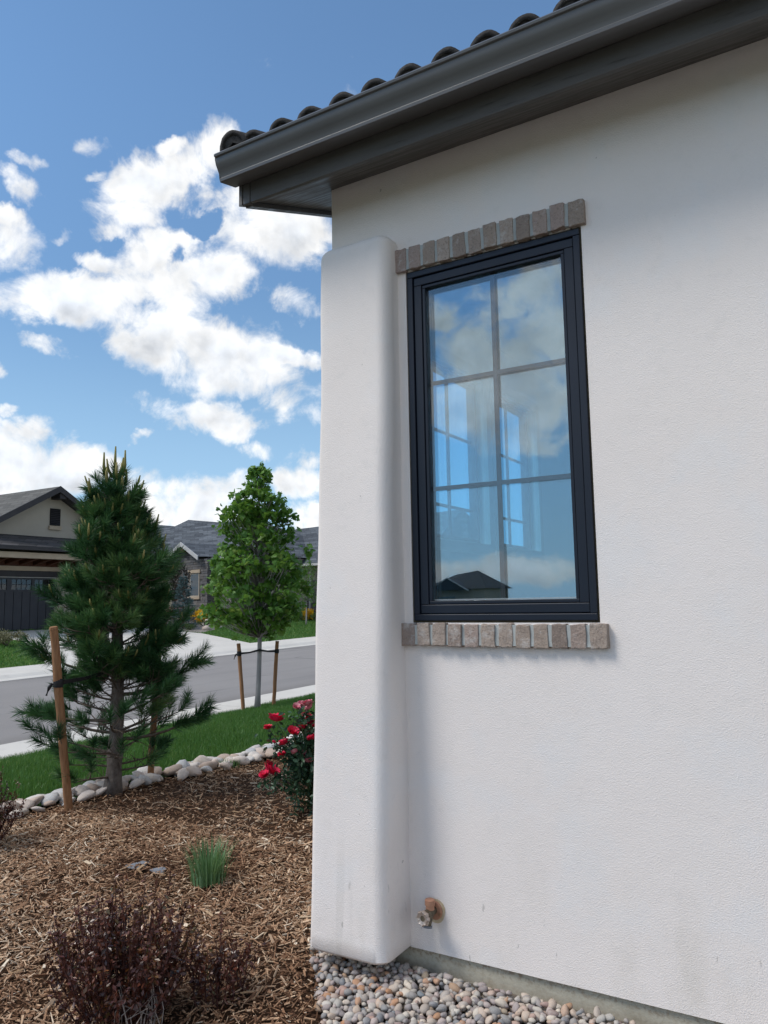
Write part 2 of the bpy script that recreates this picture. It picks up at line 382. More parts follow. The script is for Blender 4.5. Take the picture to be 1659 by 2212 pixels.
    k = NT('window_aluminium'); M['frame'] = k.set(k.ramp(k.noise(3, 3), [(0.3, (0.007, 0.011, 0.021)), (0.7, (0.010, 0.015, 0.027))]), 0.42, None, 0, 0.35)
    k = NT('muntin_paint'); M['muntin'] = k.set((0.022, 0.028, 0.038), 0.45, None, 0, 0.4)
    M['sealant'] = simple('joint_sealant', (0.045, 0.038, 0.026), (0.10, 0.085, 0.055), 60, 0.9, 0.6, 120, 0.004, 0.2)
    def glass(name, refl, tint, rough=0.0):
        k = NT(name); k.t.nodes.remove(k.b)
        tr = k.n('ShaderNodeBsdfTransparent'); tr.inputs[0].default_value = (*tint, 1)
        gl = k.n('ShaderNodeBsdfGlossy'); gl.inputs['Roughness'].default_value = rough; gl.inputs[0].default_value = (0.92, 0.97, 1.0, 1)
        g = k.n('ShaderNodeNewGeometry'); dt = k.n('ShaderNodeVectorMath'); dt.operation = 'DOT_PRODUCT'; k.l(g.outputs['Incoming'], dt.inputs[0]); k.l(g.outputs['Normal'], dt.inputs[1])
        fz = k.math('POWER', k.math('SUBTRACT', 1.0, k.math('ABSOLUTE', dt.outputs['Value']), 0.0, True), 5.0)
        fac = k.math('MULTIPLY_ADD', fz, 0.9, refl, True)
        ms = k.n('ShaderNodeMixShader'); k.l(fac, ms.inputs[0]); k.l(tr.outputs[0], ms.inputs[1]); k.l(gl.outputs[0], ms.inputs[2]); k.l(ms.outputs[0], k.out.inputs[0])
        return k.m
    M['glass'] = glass('coated_glass', 0.085, (0.95, 0.98, 0.99)); M['glass_low_e'] = glass('low_e_glass', 0.21, (0.52, 0.82, 0.94)); M['glass2'] = glass('clear_glass', 0.03, (0.86, 0.95, 0.98)); M['glass_far'] = glass('dark_glass', 0.05, (0.5, 0.55, 0.6))
    k = NT('painted_metal'); M['metal'] = k.set(k.ramp(k.noise(4, 4), [(0.3, (0.092, 0.090, 0.090)), (0.7, (0.106, 0.104, 0.104))]), 0.32, k.bump(k.noise(14, 3), 0.06, 0.004), 0, 0.5)
    k = NT('painted_wood_trim'); c = k.ramp(k.noise(5, 4), [(0.3, (0.078, 0.074, 0.070)), (0.7, (0.092, 0.087, 0.082))])
    c = k.mix(k.math('MULTIPLY', k.rng(k.noise(7, 5, 0.7, k.vec(0.5, 6, 6)), 0.58, 0.68), 0.55), c, (0.022, 0.022, 0.022))
    M['trim'] = k.set(c, k.rng(k.noise(7, 5, 0.7, k.vec(0.5, 6, 6)), 0.4, 0.68, 0.62, 0.30), k.bump(k.noise(160, 3), 0.25, 0.002), 0, 0.5)
    k = NT('concrete_roof_tile'); c = k.ramp(k.noise(40, 5, 0.65), [(0.3, (0.022, 0.021, 0.021)), (0.7, (0.085, 0.080, 0.080))]); c = k.mix(0.4, c, k.ramp(k.rand(), [(0, (0.035, 0.034, 0.034)), (1, (0.075, 0.070, 0.069))]))
    M['tile'] = k.set(c, 0.85, k.bump(k.noise(130, 5, 0.7), 0.9, 0.006), 0, 0.25)
    # pebbles
    PEB = [(0.0, (0.42, 0.37, 0.33)), (0.12, (0.23, 0.23, 0.23)), (0.22, (0.50, 0.40, 0.32)), (0.34, (0.36, 0.345, 0.32)), (0.45, (0.60, 0.53, 0.44)), (0.55, (0.37, 0.24, 0.20)), (0.64, (0.17, 0.20, 0.22)), (0.72, (0.46, 0.38, 0.35)), (0.82, (0.26, 0.23, 0.23)), (0.9, (0.56, 0.52, 0.46)), (0.96, (0.42, 0.22, 0.12)), (1.0, (0.33, 0.27, 0.20))]
    for nm, src in (('pebble', 'r'), ('pebble_mass', 'a')):
        k = NT(nm); c = k.ramp(k.rand() if src == 'r' else k.attr(), PEB)
        c = k.mix(k.math('MULTIPLY', k.rng(k.noise(90, 5, 0.7), 0.5, 0.7), 0.35), c, (0.16, 0.14, 0.13)); c = k.mix(k.math('MULTIPLY', k.rng(k.noise(45, 3, 0.6), 0.5, 0.75), 0.3), c, (0.6, 0.56, 0.5))
        M[nm] = k.set(c, 0.72, k.bump(k.noise(150, 3), 0.25, 0.003), 0, 0.3)
    M['gravel_base'] = simple('gravel_bed_soil', (0.10, 0.085, 0.07), (0.20, 0.17, 0.14), 30, 0.95, 0.8, 60, 0.02, 0.1)
    k = NT('river_rock'); c = k.ramp(k.rand(), [(0, (0.50, 0.44, 0.38)), (0.2, (0.62, 0.59, 0.56)), (0.4, (0.44, 0.35, 0.29)), (0.55, (0.58, 0.50, 0.44)), (0.7, (0.42, 0.43, 0.44)), (0.85, (0.66, 0.63, 0.59)), (1, (0.52, 0.42, 0.36))])
    c = k.mix(k.math('MULTIPLY', k.rng(k.noise(14, 6, 0.7), 0.48, 0.7), 0.6), c, (0.34, 0.28, 0.25)); M['river_rock'] = k.set(c, 0.85, k.bump(k.noise(40, 5, 0.65), 0.5, 0.01), 0, 0.2)
    CHIP = [(0.0, (0.085, 0.040, 0.022)), (0.22, (0.23, 0.122, 0.068)), (0.45, (0.41, 0.245, 0.145)), (0.68, (0.57, 0.39, 0.25)), (0.86, (0.66, 0.49, 0.34)), (1.0, (0.78, 0.66, 0.51))]
    for nm, src in (('chip', 'r'), ('chip_mass', 'a')):
        k = NT(nm); c = k.ramp(k.rand() if src == 'r' else k.attr(), CHIP if src == 'a' else [(0, (0.20, 0.115, 0.06)), (0.4, (0.34, 0.22, 0.125)), (0.75, (0.48, 0.34, 0.21)), (1, (0.62, 0.50, 0.36))])
        c = k.mix(k.math('MULTIPLY', k.rng(k.noise(180, 3, 0.6), 0.45, 0.7), 0.4), c, (0.03, 0.017, 0.01)); M[nm] = k.set(c, 0.85, None, 0, 0.2)
    k = NT('mulch_soil'); c = k.ramp(k.noise(55, 6, 0.7), [(0.3, (0.035, 0.019, 0.011)), (0.55, (0.085, 0.046, 0.026)), (0.75, (0.15, 0.088, 0.048))]); M['mulch'] = k.set(c, 0.95, k.bump(k.noise(70, 6, 0.7), 1.0, 0.03), 0, 0.1)
    # ground surfaces
    k = NT('asphalt'); c = k.ramp(k.noise(0.35, 4, 0.6), [(0.3, (0.25, 0.235, 0.228)), (0.7, (0.29, 0.275, 0.265))]); c = k.mix(k.math('MULTIPLY', k.rng(k.noise(1.0, 3, 0.6, k.vec(1.2, 0.06, 1)), 0.5, 0.7), 0.3), c, (0.19, 0.185, 0.185)); c = k.mix(0.2, c, k.ramp(k.noise(120, 3, 0.7), [(0.35, (0.09, 0.09, 0.09)), (0.65, (0.26, 0.25, 0.24))]))
    xx = k.xyz()[0]; c = k.mix(k.math('MULTIPLY', k.math('ADD', k.rng(xx, -10.5, -9.85), k.rng(xx, -17.0, -17.6)), k.math('MULTIPLY', k.noise(2.0, 5, 0.7), 0.7)), c, (0.13, 0.12, 0.11))
    vr = k.n('ShaderNodeTexVoronoi'); vr.feature = 'DISTANCE_TO_EDGE'; k.l(k.vec(0.5, 0.22, 1), vr.inputs['Vector']); vr.inputs['Scale'].default_value = 0.7; c = k.mix(k.math('MULTIPLY', k.rng(vr.outputs['Distance'], 0.008, 0.002), k.rng(k.noise(0.4, 2), 0.5, 0.6, 0.0, 0.7)), c, (0.07, 0.07, 0.07))
    M['asphalt'] = k.set(c, 0.9, k.bump(k.noise(140, 3, 0.7), 0.5, 0.006), 0, 0.2)
    k = NT('concrete_paving'); c = k.ramp(k.noise(0.8, 5, 0.65), [(0.3, (0.55, 0.525, 0.48)), (0.7, (0.62, 0.595, 0.55))]); c = k.mix(k.math('MULTIPLY', k.rng(k.noise(3.5, 6, 0.7), 0.55, 0.75), 0.35), c, (0.33, 0.31, 0.28)); M['concrete'] = k.set(c, 0.9, k.bump(k.noise(160, 3), 0.3, 0.003), 0, 0.2)
    k = NT('lawn_soil'); c = k.ramp(k.noise(30, 5, 0.7), [(0.3, (0.012, 0.030, 0.008)), (0.7, (0.035, 0.075, 0.018))]); M['lawn'] = k.set(c, 0.95, k.bump(k.noise(60, 5, 0.7), 1.0, 0.03), 0, 0.1)
    k = NT('far_lawn'); c = k.ramp(k.noise(0.5, 6, 0.65), [(0.3, (0.055, 0.115, 0.022)), (0.55, (0.075, 0.145, 0.03)), (0.75, (0.15, 0.17, 0.055))]); c = k.mix(0.45, c, k.ramp(k.noise(14, 5, 0.75), [(0.3, (0.03, 0.07, 0.012)), (0.7, (0.12, 0.19, 0.05))])); M['far_lawn'] = k.set(c, 0.95, k.bump(k.noise(25, 5, 0.75), 1.0, 0.05), 0, 0.1)
    M['ground'] = simple('plain_ground', (0.09, 0.12, 0.05), (0.16, 0.16, 0.09), 0.2, 0.95, 0.3, 3, 0.1, 0.1)
    M['rockbed'] = simple('rock_mulch', (0.18, 0.16, 0.14), (0.42, 0.38, 0.34), 9, 0.95, 1.0, 12, 0.08, 0.1)
    M['grass'] = leafy('grass_blade', [(0.0, (0.032, 0.105, 0.022)), (0.5, (0.070, 0.185, 0.042)), (0.85, (0.125, 0.26, 0.07)), (1.0, (0.28, 0.34, 0.13))], 0.45, 0.35)
    M['fabric'] = simple('landscape_fabric', (0.15, 0.16, 0.18), (0.25, 0.265, 0.29), 30, 0.8, 0.4, 200, 0.003, 0.2)
    # plants
    M['needle'] = leafy('pine_needle', [(0.0, (0.016, 0.058, 0.022)), (0.45, (0.040, 0.115, 0.038)), (0.8, (0.080, 0.18, 0.055)), (1.0, (0.15, 0.24, 0.075))], 0.42, 0.18, 0.35)
    M['candle'] = leafy('pine_candle', [(0.0, (0.17, 0.17, 0.045)), (1.0, (0.30, 0.26, 0.09))], 0.6, 0.15)
    k = NT('pine_bark'); c = k.ramp(k.noise(28, 6, 0.7, k.vec(1, 1, 0.6)), [(0.3, (0.075, 0.062, 0.055)), (0.7, (0.20, 0.175, 0.155))]); M['bark'] = k.set(c, 0.9, k.bump(k.noise(45, 5, 0.7), 0.8, 0.012), 0, 0.2)
    M['twig'] = simple('twig_bark', (0.085, 0.065, 0.05), (0.15, 0.12, 0.095), 30, 0.9, 0.3)
    k = NT('maple_bark'); c = k.ramp(k.noise(14, 5, 0.65, k.vec(1, 1, 0.25)), [(0.3, (0.25, 0.235, 0.23)), (0.7, (0.37, 0.35, 0.345))]); M['maple_bark'] = k.set(c, 0.8, k.bump(k.noise(40, 4), 0.4, 0.006), 0, 0.3)
    M['maple'] = leafy('maple_leaf', [(0.0, (0.040, 0.12, 0.018)), (0.45, (0.088, 0.21, 0.034)), (0.8, (0.14, 0.275, 0.05)), (1.0, (0.22, 0.31, 0.075))], 0.45, 0.38)
    M['plum'] = leafy('dark_leaf', [(0.0, (0.012, 0.014, 0.010)), (0.6, (0.030, 0.026, 0.018)), (1.0, (0.05, 0.04, 0.025))], 0.5, 0.15)
    M['spruce'] = leafy('blue_spruce_needle', [(0.0, (0.045, 0.085, 0.085)), (0.5, (0.10, 0.165, 0.17)), (1.0, (0.24, 0.33, 0.35))], 0.5, 0.15)
    M['shrub'] = leafy('shrub_leaf', [(0.0, (0.028, 0.062, 0.018)), (0.6, (0.06, 0.12, 0.03)), (1.0, (0.13, 0.17, 0.06))], 0.5, 0.3)
    M['pale_shrub'] = leafy('pale_shrub_leaf', [(0.0, (0.10, 0.10, 0.05)), (0.6, (0.20, 0.19, 0.10)), (1.0, (0.36, 0.32, 0.20))], 0.6, 0.2)
    M['yellow'] = leafy('yellow_petal', [(0.0, (0.75, 0.42, 0.012)), (0.6, (0.85, 0.58, 0.02)), (1.0, (0.65, 0.30, 0.03))], 0.5, 0.15)
    M['pinkfl'] = leafy('pink_flower', [(0.0, (0.4, 0.12, 0.14)), (1.0, (0.55, 0.3, 0.3))], 0.5, 0.15)
    M['rose_leaf'] = leafy('rose_leaf', [(0.0, (0.016, 0.048, 0.026)), (0.55, (0.034, 0.088, 0.044)), (0.9, (0.075, 0.14, 0.075)), (1.0, (0.16, 0.10, 0.03))], 0.38, 0.2, 0.5)
    M['barberry'] = leafy('barberry_leaf', [(0.0, (0.034, 0.011, 0.009)), (0.45, (0.090, 0.028, 0.018)), (0.75, (0.16, 0.052, 0.028)), (0.9, (0.07, 0.065, 0.02)), (1.0, (0.24, 0.09, 0.025))], 0.3, 0.12, 0.6)
    M['grass_tuft'] = leafy('ornamental_grass', [(0.0, (0.08, 0.17, 0.07)), (0.6, (0.15, 0.28, 0.13)), (1.0, (0.27, 0.42, 0.24))], 0.5, 0.3)
    M['stem_grey'] = simple('dead_stem', (0.20, 0.17, 0.15), (0.34, 0.29, 0.26), 40, 0.9, 0.3)
    M['stem_red'] = simple('red_stem', (0.05, 0.02, 0.02), (0.10, 0.04, 0.03), 40, 0.8, 0.2)
    M['stem_green'] = simple('green_stem', (0.04, 0.07, 0.025), (0.08, 0.11, 0.04), 40, 0.7, 0.2)
    for nm, a, b in (('rose_red', (0.62, 0.010, 0.045), (0.75, 0.035, 0.11)), ('rose_pink', (0.55, 0.10, 0.16), (0.66, 0.30, 0.34)), ('rose_dark', (0.20, 0.01, 0.03), (0.32, 0.04, 0.06))):
        k = NT(nm); c = k.ramp(k.attr(), [(0, a), (1, b)]); k.set(c, 0.5, None, 0, 0.3); M[nm] = k.m
    k = NT('stake_wood'); c = k.ramp(k.noise(10, 6, 0.65, k.vec(6, 6, 0.5)), [(0.3, (0.22, 0.105, 0.05)), (0.7, (0.36, 0.20, 0.105))]); M['stake'] = k.set(c, 0.85, k.bump(k.noise(25, 5, 0.6, k.vec(6, 6, 0.6)), 0.5, 0.004), 0, 0.2)
    M['strap'] = simple('black_webbing', (0.010, 0.010, 0.011), (0.022, 0.022, 0.024), 80, 0.6, 0.3, 300, 0.002, 0.3)
    M['brass'] = simple('aged_brass', (0.30, 0.16, 0.085), (0.46, 0.27, 0.16), 60, 0.45, 0.3, 200, 0.002, 0.5, 0.55)
    M['darkbrass'] = simple('tarnished_brass', (0.10, 0.085, 0.06), (0.20, 0.165, 0.115), 60, 0.5, 0.3, 200, 0.002, 0.5, 0.6)
    M['copperpaint'] = simple('copper_brown_plastic', (0.40, 0.20, 0.125), (0.47, 0.25, 0.16), 30, 0.6, 0.2)
    M['handle'] = simple('chrome_handle', (0.34, 0.28, 0.24), (0.52, 0.44, 0.38), 80, 0.35, 0.3, 200, 0.002, 0.5, 0.6)
    M['caulk'] = simple('yellowed_caulk', (0.46, 0.37, 0.24), (0.56, 0.47, 0.33), 60, 0.8, 0.3, 200, 0.003)
    M['greyplastic'] = simple('grey_plastic', (0.16, 0.17, 0.19), (0.22, 0.23, 0.25), 40, 0.6, 0.1)
    # far houses
    def shingle(name, c1, c2, c3, sx=1.0):
        k = NT(name); x, y, z = k.xyz(); cb = k.n('ShaderNodeCombineXYZ')
        k.l(k.math('ADD', x, k.math('MULTIPLY', y, sx)), cb.inputs[0]); k.l(k.math('MULTIPLY', z, 1.7), cb.inputs[1])
        br = k.n('ShaderNodeTexBrick'); k.l(cb.outputs[0], br.inputs['Vector']); br.inputs['Scale'].default_value = 1.0; br.inputs['Brick Width'].default_value = 0.75; br.inputs['Row Height'].default_value = 0.24; br.inputs['Mortar Size'].default_value = 0.012; br.inputs['Mortar Smooth'].default_value = 0.3; br.inputs['Bias'].default_value = -0.1
        br.inputs['Color1'].default_value = (*c1, 1); br.inputs['Color2'].default_value = (*c2, 1); br.inputs['Mortar'].default_value = (*c3, 1)
        c = k.mix(0.3, br.outputs['Color'], k.ramp(k.noise(5, 5, 0.7), [(0.3, c3), (0.7, c2)]))
        return k.set(c, 0.9, k.bump(br.outputs['Fac'], 0.6, -0.02), 0, 0.2)
    M['shingle_a'] = shingle('weathered_shingle', (0.10, 0.098, 0.092), (0.17, 0.166, 0.155), (0.045, 0.043, 0.04))
    M['shingle_pent'] = shingle('dark_shingle', (0.045, 0.044, 0.046), (0.105, 0.10, 0.102), (0.016, 0.016, 0.018))
    M['shingle_b'] = shingle('slate_blue_shingle', (0.050, 0.058, 0.070), (0.150, 0.168, 0.19), (0.020, 0.024, 0.030))
    M['dark_trim'] = simple('dark_trim_paint', (0.030, 0.028, 0.032), (0.042, 0.040, 0.044), 3, 0.6, 0.1)
    M['tan_beam'] = simple('tan_beam', (0.36, 0.29, 0.21), (0.42, 0.345, 0.26), 3, 0.8, 0.1)
    M['redwood'] = simple('stained_timber', (0.050, 0.015, 0.007), (0.085, 0.028, 0.012), 5, 0.6, 0.1)
    M['door_paint'] = simple('charcoal_door_paint', (0.034, 0.036, 0.044), (0.044, 0.046, 0.055), 2, 0.55, 0.05)
    M['groove'] = simple('dark_recess', (0.010, 0.010, 0.012), (0.014, 0.014, 0.016), 2, 0.8, 0)
    M['white_trim'] = simple('pale_trim_paint', (0.42, 0.42, 0.42), (0.50, 0.50, 0.50), 3, 0.6, 0.05)
    k = NT('ledge_stone'); c = k.ramp(k.rand(), [(0, (0.065, 0.066, 0.072)), (0.25, (0.13, 0.125, 0.125)), (0.5, (0.09, 0.095, 0.108)), (0.75, (0.21, 0.20, 0.19)), (1, (0.11, 0.10, 0.098))]); M['ledge'] = k.set(k.mix(0.3, c, k.ramp(k.noise(9, 4, 0.7), [(0.3, (0.07, 0.07, 0.07)), (0.7, (0.26, 0.25, 0.24))])), 0.9, k.bump(k.noise(20, 4, 0.6), 0.6, 0.03), 0, 0.2)
    k = NT('ledge_stone_bed'); br = k.n('ShaderNodeTexBrick'); x, y, z = k.xyz(); cb = k.n('ShaderNodeCombineXYZ'); k.l(k.math('ADD', x, y), cb.inputs[0]); k.l(z, cb.inputs[1]); k.l(cb.outputs[0], br.inputs['Vector']); br.inputs['Scale'].default_value = 1.0; br.inputs['Brick Width'].default_value = 0.4; br.inputs['Row Height'].default_value = 0.1; br.inputs['Mortar Size'].default_value = 0.01
    br.inputs['Color1'].default_value = (0.10, 0.10, 0.10, 1); br.inputs['Color2'].default_value = (0.21, 0.2, 0.19, 1); br.inputs['Mortar'].default_value = (0.03, 0.03, 0.03, 1); M['ledge_bed'] = k.set(br.outputs['Color'], 0.9)
    M['curtain'] = simple('pale_curtain', (0.25, 0.28, 0.27), (0.34, 0.37, 0.36), 6, 0.9, 0.1)
mats()

# ---------------------------------------------------------------- ground, street, beds
def zst(y): return -0.366 + 0.011 * y                     # the street climbs gently to the north
EDGE = [(-6.0, -5.5), (0.0, -5.40), (0.9, -5.36), (1.7, -5.38), (2.35, -5.23), (3.1, -5.12), (3.6, -5.14), (4.3, -5.22), (6.0, -5.6), (9.0, -6.2), (14, -6.6)]
def edge_x(y): return float(np.interp(y, [e[0] for e in EDGE], [e[1] for e in EDGE]))
def hn(x, y): return 0.5 * (math.sin(x * 3.1 + 1.3 * math.sin(y * 1.7)) * math.cos(y * 2.7 + 0.7 * math.sin(x * 2.1)) + 0.5 * math.sin(7.3 * x + 5.1 * y))
def z_mulch(x, y):
    w = max(0.0, min(1.0, (x + 2.6) / 0.5)); return 0.0 + 0.018 * hn(x, y) * (1 - w) + 0.055 * w * max(0.0, 1 + y * 0.6)
def z_gravel(x, y): return 0.083 + 0.10 * y + 0.006 * hn(2 * x, 2 * y)
def gravel_x(y): return -2.06 - 0.80 * y if y > -0.6 else -1.58 - 0.3 * (y + 0.6)
KX0, KX1, KX2 = -8.25, -9.30, -9.80                        # near walk, kerb top, gutter line
FX0, FX1, FX2 = -17.60, -18.10, -19.50
def z_lawn(x, y):
    e = edge_x(y); t = min(1.0, max(0.0, (e - x) / (e - KX0))); return (1 - t) * (-0.01) + t * (zst(y) + 0.115) + 0.02 * math.sin(t * math.pi) + 0.008 * hn(x, y)
def z_far(x, y): return zst(y) + 0.10 + 0.063 * max(0.0, -18.9 - max(x, -46))
def grid(name, us, vs, f, mat, kind='structure', parent=None, smooth=True):
    V = [f(u, v) for v in vs for u in us]; n = len(us)
    F = [(j * n + i, j * n + i + 1, (j + 1) * n + i + 1, (j + 1) * n + i) for j in range(len(vs) - 1) for i in range(n - 1)]
    me = bpy.data.meshes.new(name); me.from_pydata(V, [], F); me.materials.append(mat)
    for p in me.polygons: p.use_smooth = smooth
    bm = bmesh.new(); bm.from_mesh(me); bmesh.ops.recalc_face_normals(bm, faces=bm.faces[:])
    if sum(f_.normal.z for f_ in bm.faces) < 0: bmesh.ops.reverse_faces(bm, faces=bm.faces[:])
    bm.to_mesh(me); bm.free()
    o = link(name, me, parent); o['kind'] = kind; return o
lin = lambda a, b, n: list(np.linspace(a, b, n))
MB().add([(-700, -700, -0.9), (700, -700, -0.9), (700, 700, -0.9), (-700, 700, -0.9)], [(0, 1, 2, 3)]).build('ground', M['ground'])['kind'] = 'structure'
YS = lin(-60, 140, 101)
grid('street', lin(FX0, KX2, 5), YS, lambda x, y: (x, y, zst(y) + 0.05 * (1 - ((x + 13.7) / 3.9) ** 2)), M['asphalt'])
# kerb and walk as cast bays with joints between them
def bays(name, xs, zoff, y0, y1, step):
    root = MB(); root.quad((xs[0], y0, zst(y0) - 0.03), (xs[-1], y0, zst(y0) - 0.03), (xs[-1], y1, zst(y1) - 0.03), (xs[0], y1, zst(y1) - 0.03))
    ro = root.build(name, M['mortar']); ro['kind'] = 'structure'
    y = y0
    while y < y1:
        m = MB(); a, b = y + 0.006, y + step - 0.006; n = len(xs)
        V = [(x, q, zst(q) + z) for q in (a, b) for x, z in zip(xs, zoff)] + [(x, q, zst(q) - 0.06) for q in (a, b) for x in xs]
        F = [(i, i + 1, n + i + 1, n + i) for i in range(n - 1)] + [(i, 2 * n + i, 2 * n + i + 1, i + 1) for i in range(n - 1)] + [(n + i, n + i + 1, 3 * n + i + 1, 3 * n + i) for i in range(n - 1)]
        F += [(0, n, 3 * n, 2 * n), (n - 1, 2 * n - 1, 4 * n - 1, 3 * n - 1)]
        m.add(V, F).build('paving_slab', M['concrete'], ro); y += step
    return ro
bays('near_kerb_and_walk', [KX2 - 0.02, KX2 + 0.30, KX1 - 0.08, KX1, KX0], [0.012, 0.028, 0.085, 0.10, 0.11], -8.0, 40.0, 3.0)
bays('far_kerb_and_walk', [FX2, FX1, FX1 + 0.08, FX0 - 0.28, FX0 + 0.02], [0.151, 0.11, 0.092, 0.03, 0.012], -8.0, 61.0, 3.0)
grid('far_terrain', lin(-120, FX2 - 0.03, 40) + [FX2 + 0.1], lin(-70, 140, 60), lambda x, y: (x, y, z_far(x, y) - (0.05 if x > FX2 - 0.01 else 0.0)), M['far_lawn'])
# driveway across the street, in poured panels
dw = [(-19.5, 11.1), (-22.6, 12.85), (-25.3, 14.3), (-28.7, 14.2), (-28.7, 20.0), (-26.3, 21.3), (-23.5, 21.3), (-19.5, 19.75)]
def inpoly(x, y, P):
    c = False
    for i in range(len(P)):
        (x1, y1), (x2, y2) = P[i], P[i - 1]
        if (y1 > y) != (y2 > y) and x < (x2 - x1) * (y - y1) / (y2 - y1) + x1: c = not c
    return c
def clip(P, ax, lo, hi):
    for s, k in ((1, lo), (-1, hi)):
        Q = []
        for i in range(len(P)):
            a, b = P[i - 1], P[i]; da, db = s * (a[ax] - k), s * (b[ax] - k)
            if (da < 0) != (db < 0): t = da / (da - db); Q.append((a[0] + (b[0] - a[0]) * t, a[1] + (b[1] - a[1]) * t))
            if db >= 0: Q.append(b)
        P = Q
        if not P: break
    return P
base = MB(); base.add([(x, y, z_far(x, y) + 0.006) for x, y in dw], [tuple(range(len(dw)))]); dwo = base.build('driveway', M['mortar']); dwo['kind'] = 'structure'
for xa in (-28.7, -25.6, -22.5):
    for ya in (11.0, 13.6, 16.6, 19.6):
        q = clip(clip(dw, 0, xa + 0.008, xa + 3.1 - 0.008), 1, ya + 0.008, ya + 3.0 - 0.008)
        if len(q) > 2: MB().add([(x, y, z_far(x, y) + 0.012) for x, y in q] , [tuple(range(len(q)))]).build('concrete_panel', M['concrete'], dwo)
rb = [(-23.65, 21.45), (-24.4, 23.0), (-25.6, 24.3), (-27.4, 26.0), (-29.0, 27.9), (-34.0, 28.8), (-37.0, 26.5), (-33.0, 22.5), (-26.3, 21.42)]
MB().add([(x, y, z_far(x, y) + 0.012) for x, y in rb], [tuple(range(len(rb)))]).build('rock_bed', M['rockbed'])['kind'] = 'structure'
# front lawn and mulch bed on our side
grid('front_lawn', lin(0, 1, 24), lin(-8, 14, 60), lambda t, y: ((lambda x: (x, y, z_lawn(x, y)))(KX0 + (edge_x(y) - KX0) * t)), M['lawn'])
def mfun(t, y):
    x1 = gravel_x(y) if y < 0 else -1.93
    x = edge_x(y) + 0.0 + (x1 - edge_x(y)) * t; return (x, y, z_mulch(x, y) - 0.012)
mulch = grid('mulch_bed', lin(0, 1, 70), lin(-7, 8, 120), mfun, M['mulch'])
gravel = grid('gravel_bed', lin(0, 1, 40), lin(-2.4, 0.03, 30), lambda t, y: ((lambda x: (x, y, z_gravel(x, y) - 0.03))(gravel_x(min(y, -0.02)) - 0.03 + (4.0 - gravel_x(min(y, -0.02))) * t)), M['gravel_base'])
def inframe(x, y, z, m=0.12):
    d = Vector((x, y, z)) - CAM; w = d.dot(cf)
    if w < 0.3: return False
    return abs(d.dot(cr) / w * 1661) < 829 * (1 + m) and abs(d.dot(cu) / w * 1661) < 1106 * (1 + m)

grid('added_bounce_slab', lin(-1.4, 9, 3), lin(-12, -3.5, 3), lambda x, y: (x, y, -0.02), M['concrete'])  # unseen pale concrete added behind the camera to bounce fill onto the wall
# ---- pebbles
peb_me = [stone_mesh('pebble', M['pebble'], 100 + i, 2 if i < 6 else 1, 0.16, random.uniform(0.62, 0.85)) for i in range(12)]
pts = []
sp = 0.0245
for layer in range(2):
    for i in range(int(2.1 / sp)):
        for j in range(int(0.9 / sp)):
            x = -2.1 + (i + 0.5 * (j % 2)) * sp + random.uniform(-1, 1) * sp * 0.42; y = -0.9 + j * sp + random.uniform(-1, 1) * sp * 0.42
            if y > 0.005 or x < gravel_x(y) + random.uniform(-0.03, 0.03): continue
            r = random.choice((0.0115, 0.013, 0.0145, 0.016, 0.018, 0.0205))
            z = z_gravel(x, y) + (random.uniform(-0.004, 0.009) if layer == 0 else random.uniform(-0.024, -0.012)); pts.append((x, y, z, r, layer))
def pv(p): return 0 if p[4] else (p[3] / (Vector(p[:3]) - CAM).length if inframe(*p[:3], -0.004) and not (p[1] > -0.2 and p[0] < -1.6 and p[1] > -0.17) else 0)
pts.sort(key=pv, reverse=True)
mv, mf, mt, off = [], [], [], 0
tmpl = []
for me in peb_me[6:]:
    co = np.empty(len(me.vertices) * 3, np.float32); me.vertices.foreach_get('co', co); tmpl.append((co.reshape(-1, 3), np.array([list(p.vertices) for p in me.polygons])))
for i, (x, y, z, r, ly) in enumerate(pts):
    e = (random.uniform(-0.6, 0.6), random.uniform(-0.6, 0.6), random.uniform(0, 6.3)); sc = (r * random.uniform(0.95, 1.4), r * random.uniform(0.8, 1.05), r)
    if i < 300: link('pebble', random.choice(peb_me[:6]), gravel, (x, y, z), e, sc)
    else:
        T, Fc = random.choice(tmpl); m = np.array((Matrix.Translation((x, y, z)) @ Matrix.LocRotScale(None, __import__('mathutils').Euler(e), Vector(sc))))
        mv.append(T @ m[:3, :3].T + m[:3, 3]); mf.append(Fc + off); off += len(T); mt.append(np.full(len(T), random.random()))
tag(link('loose_pebbles', mesh_np('loose_pebbles', np.concatenate(mv), 3, np.concatenate(mf), M['pebble_mass'], True, np.concatenate(mt)), gravel), kind='stuff')

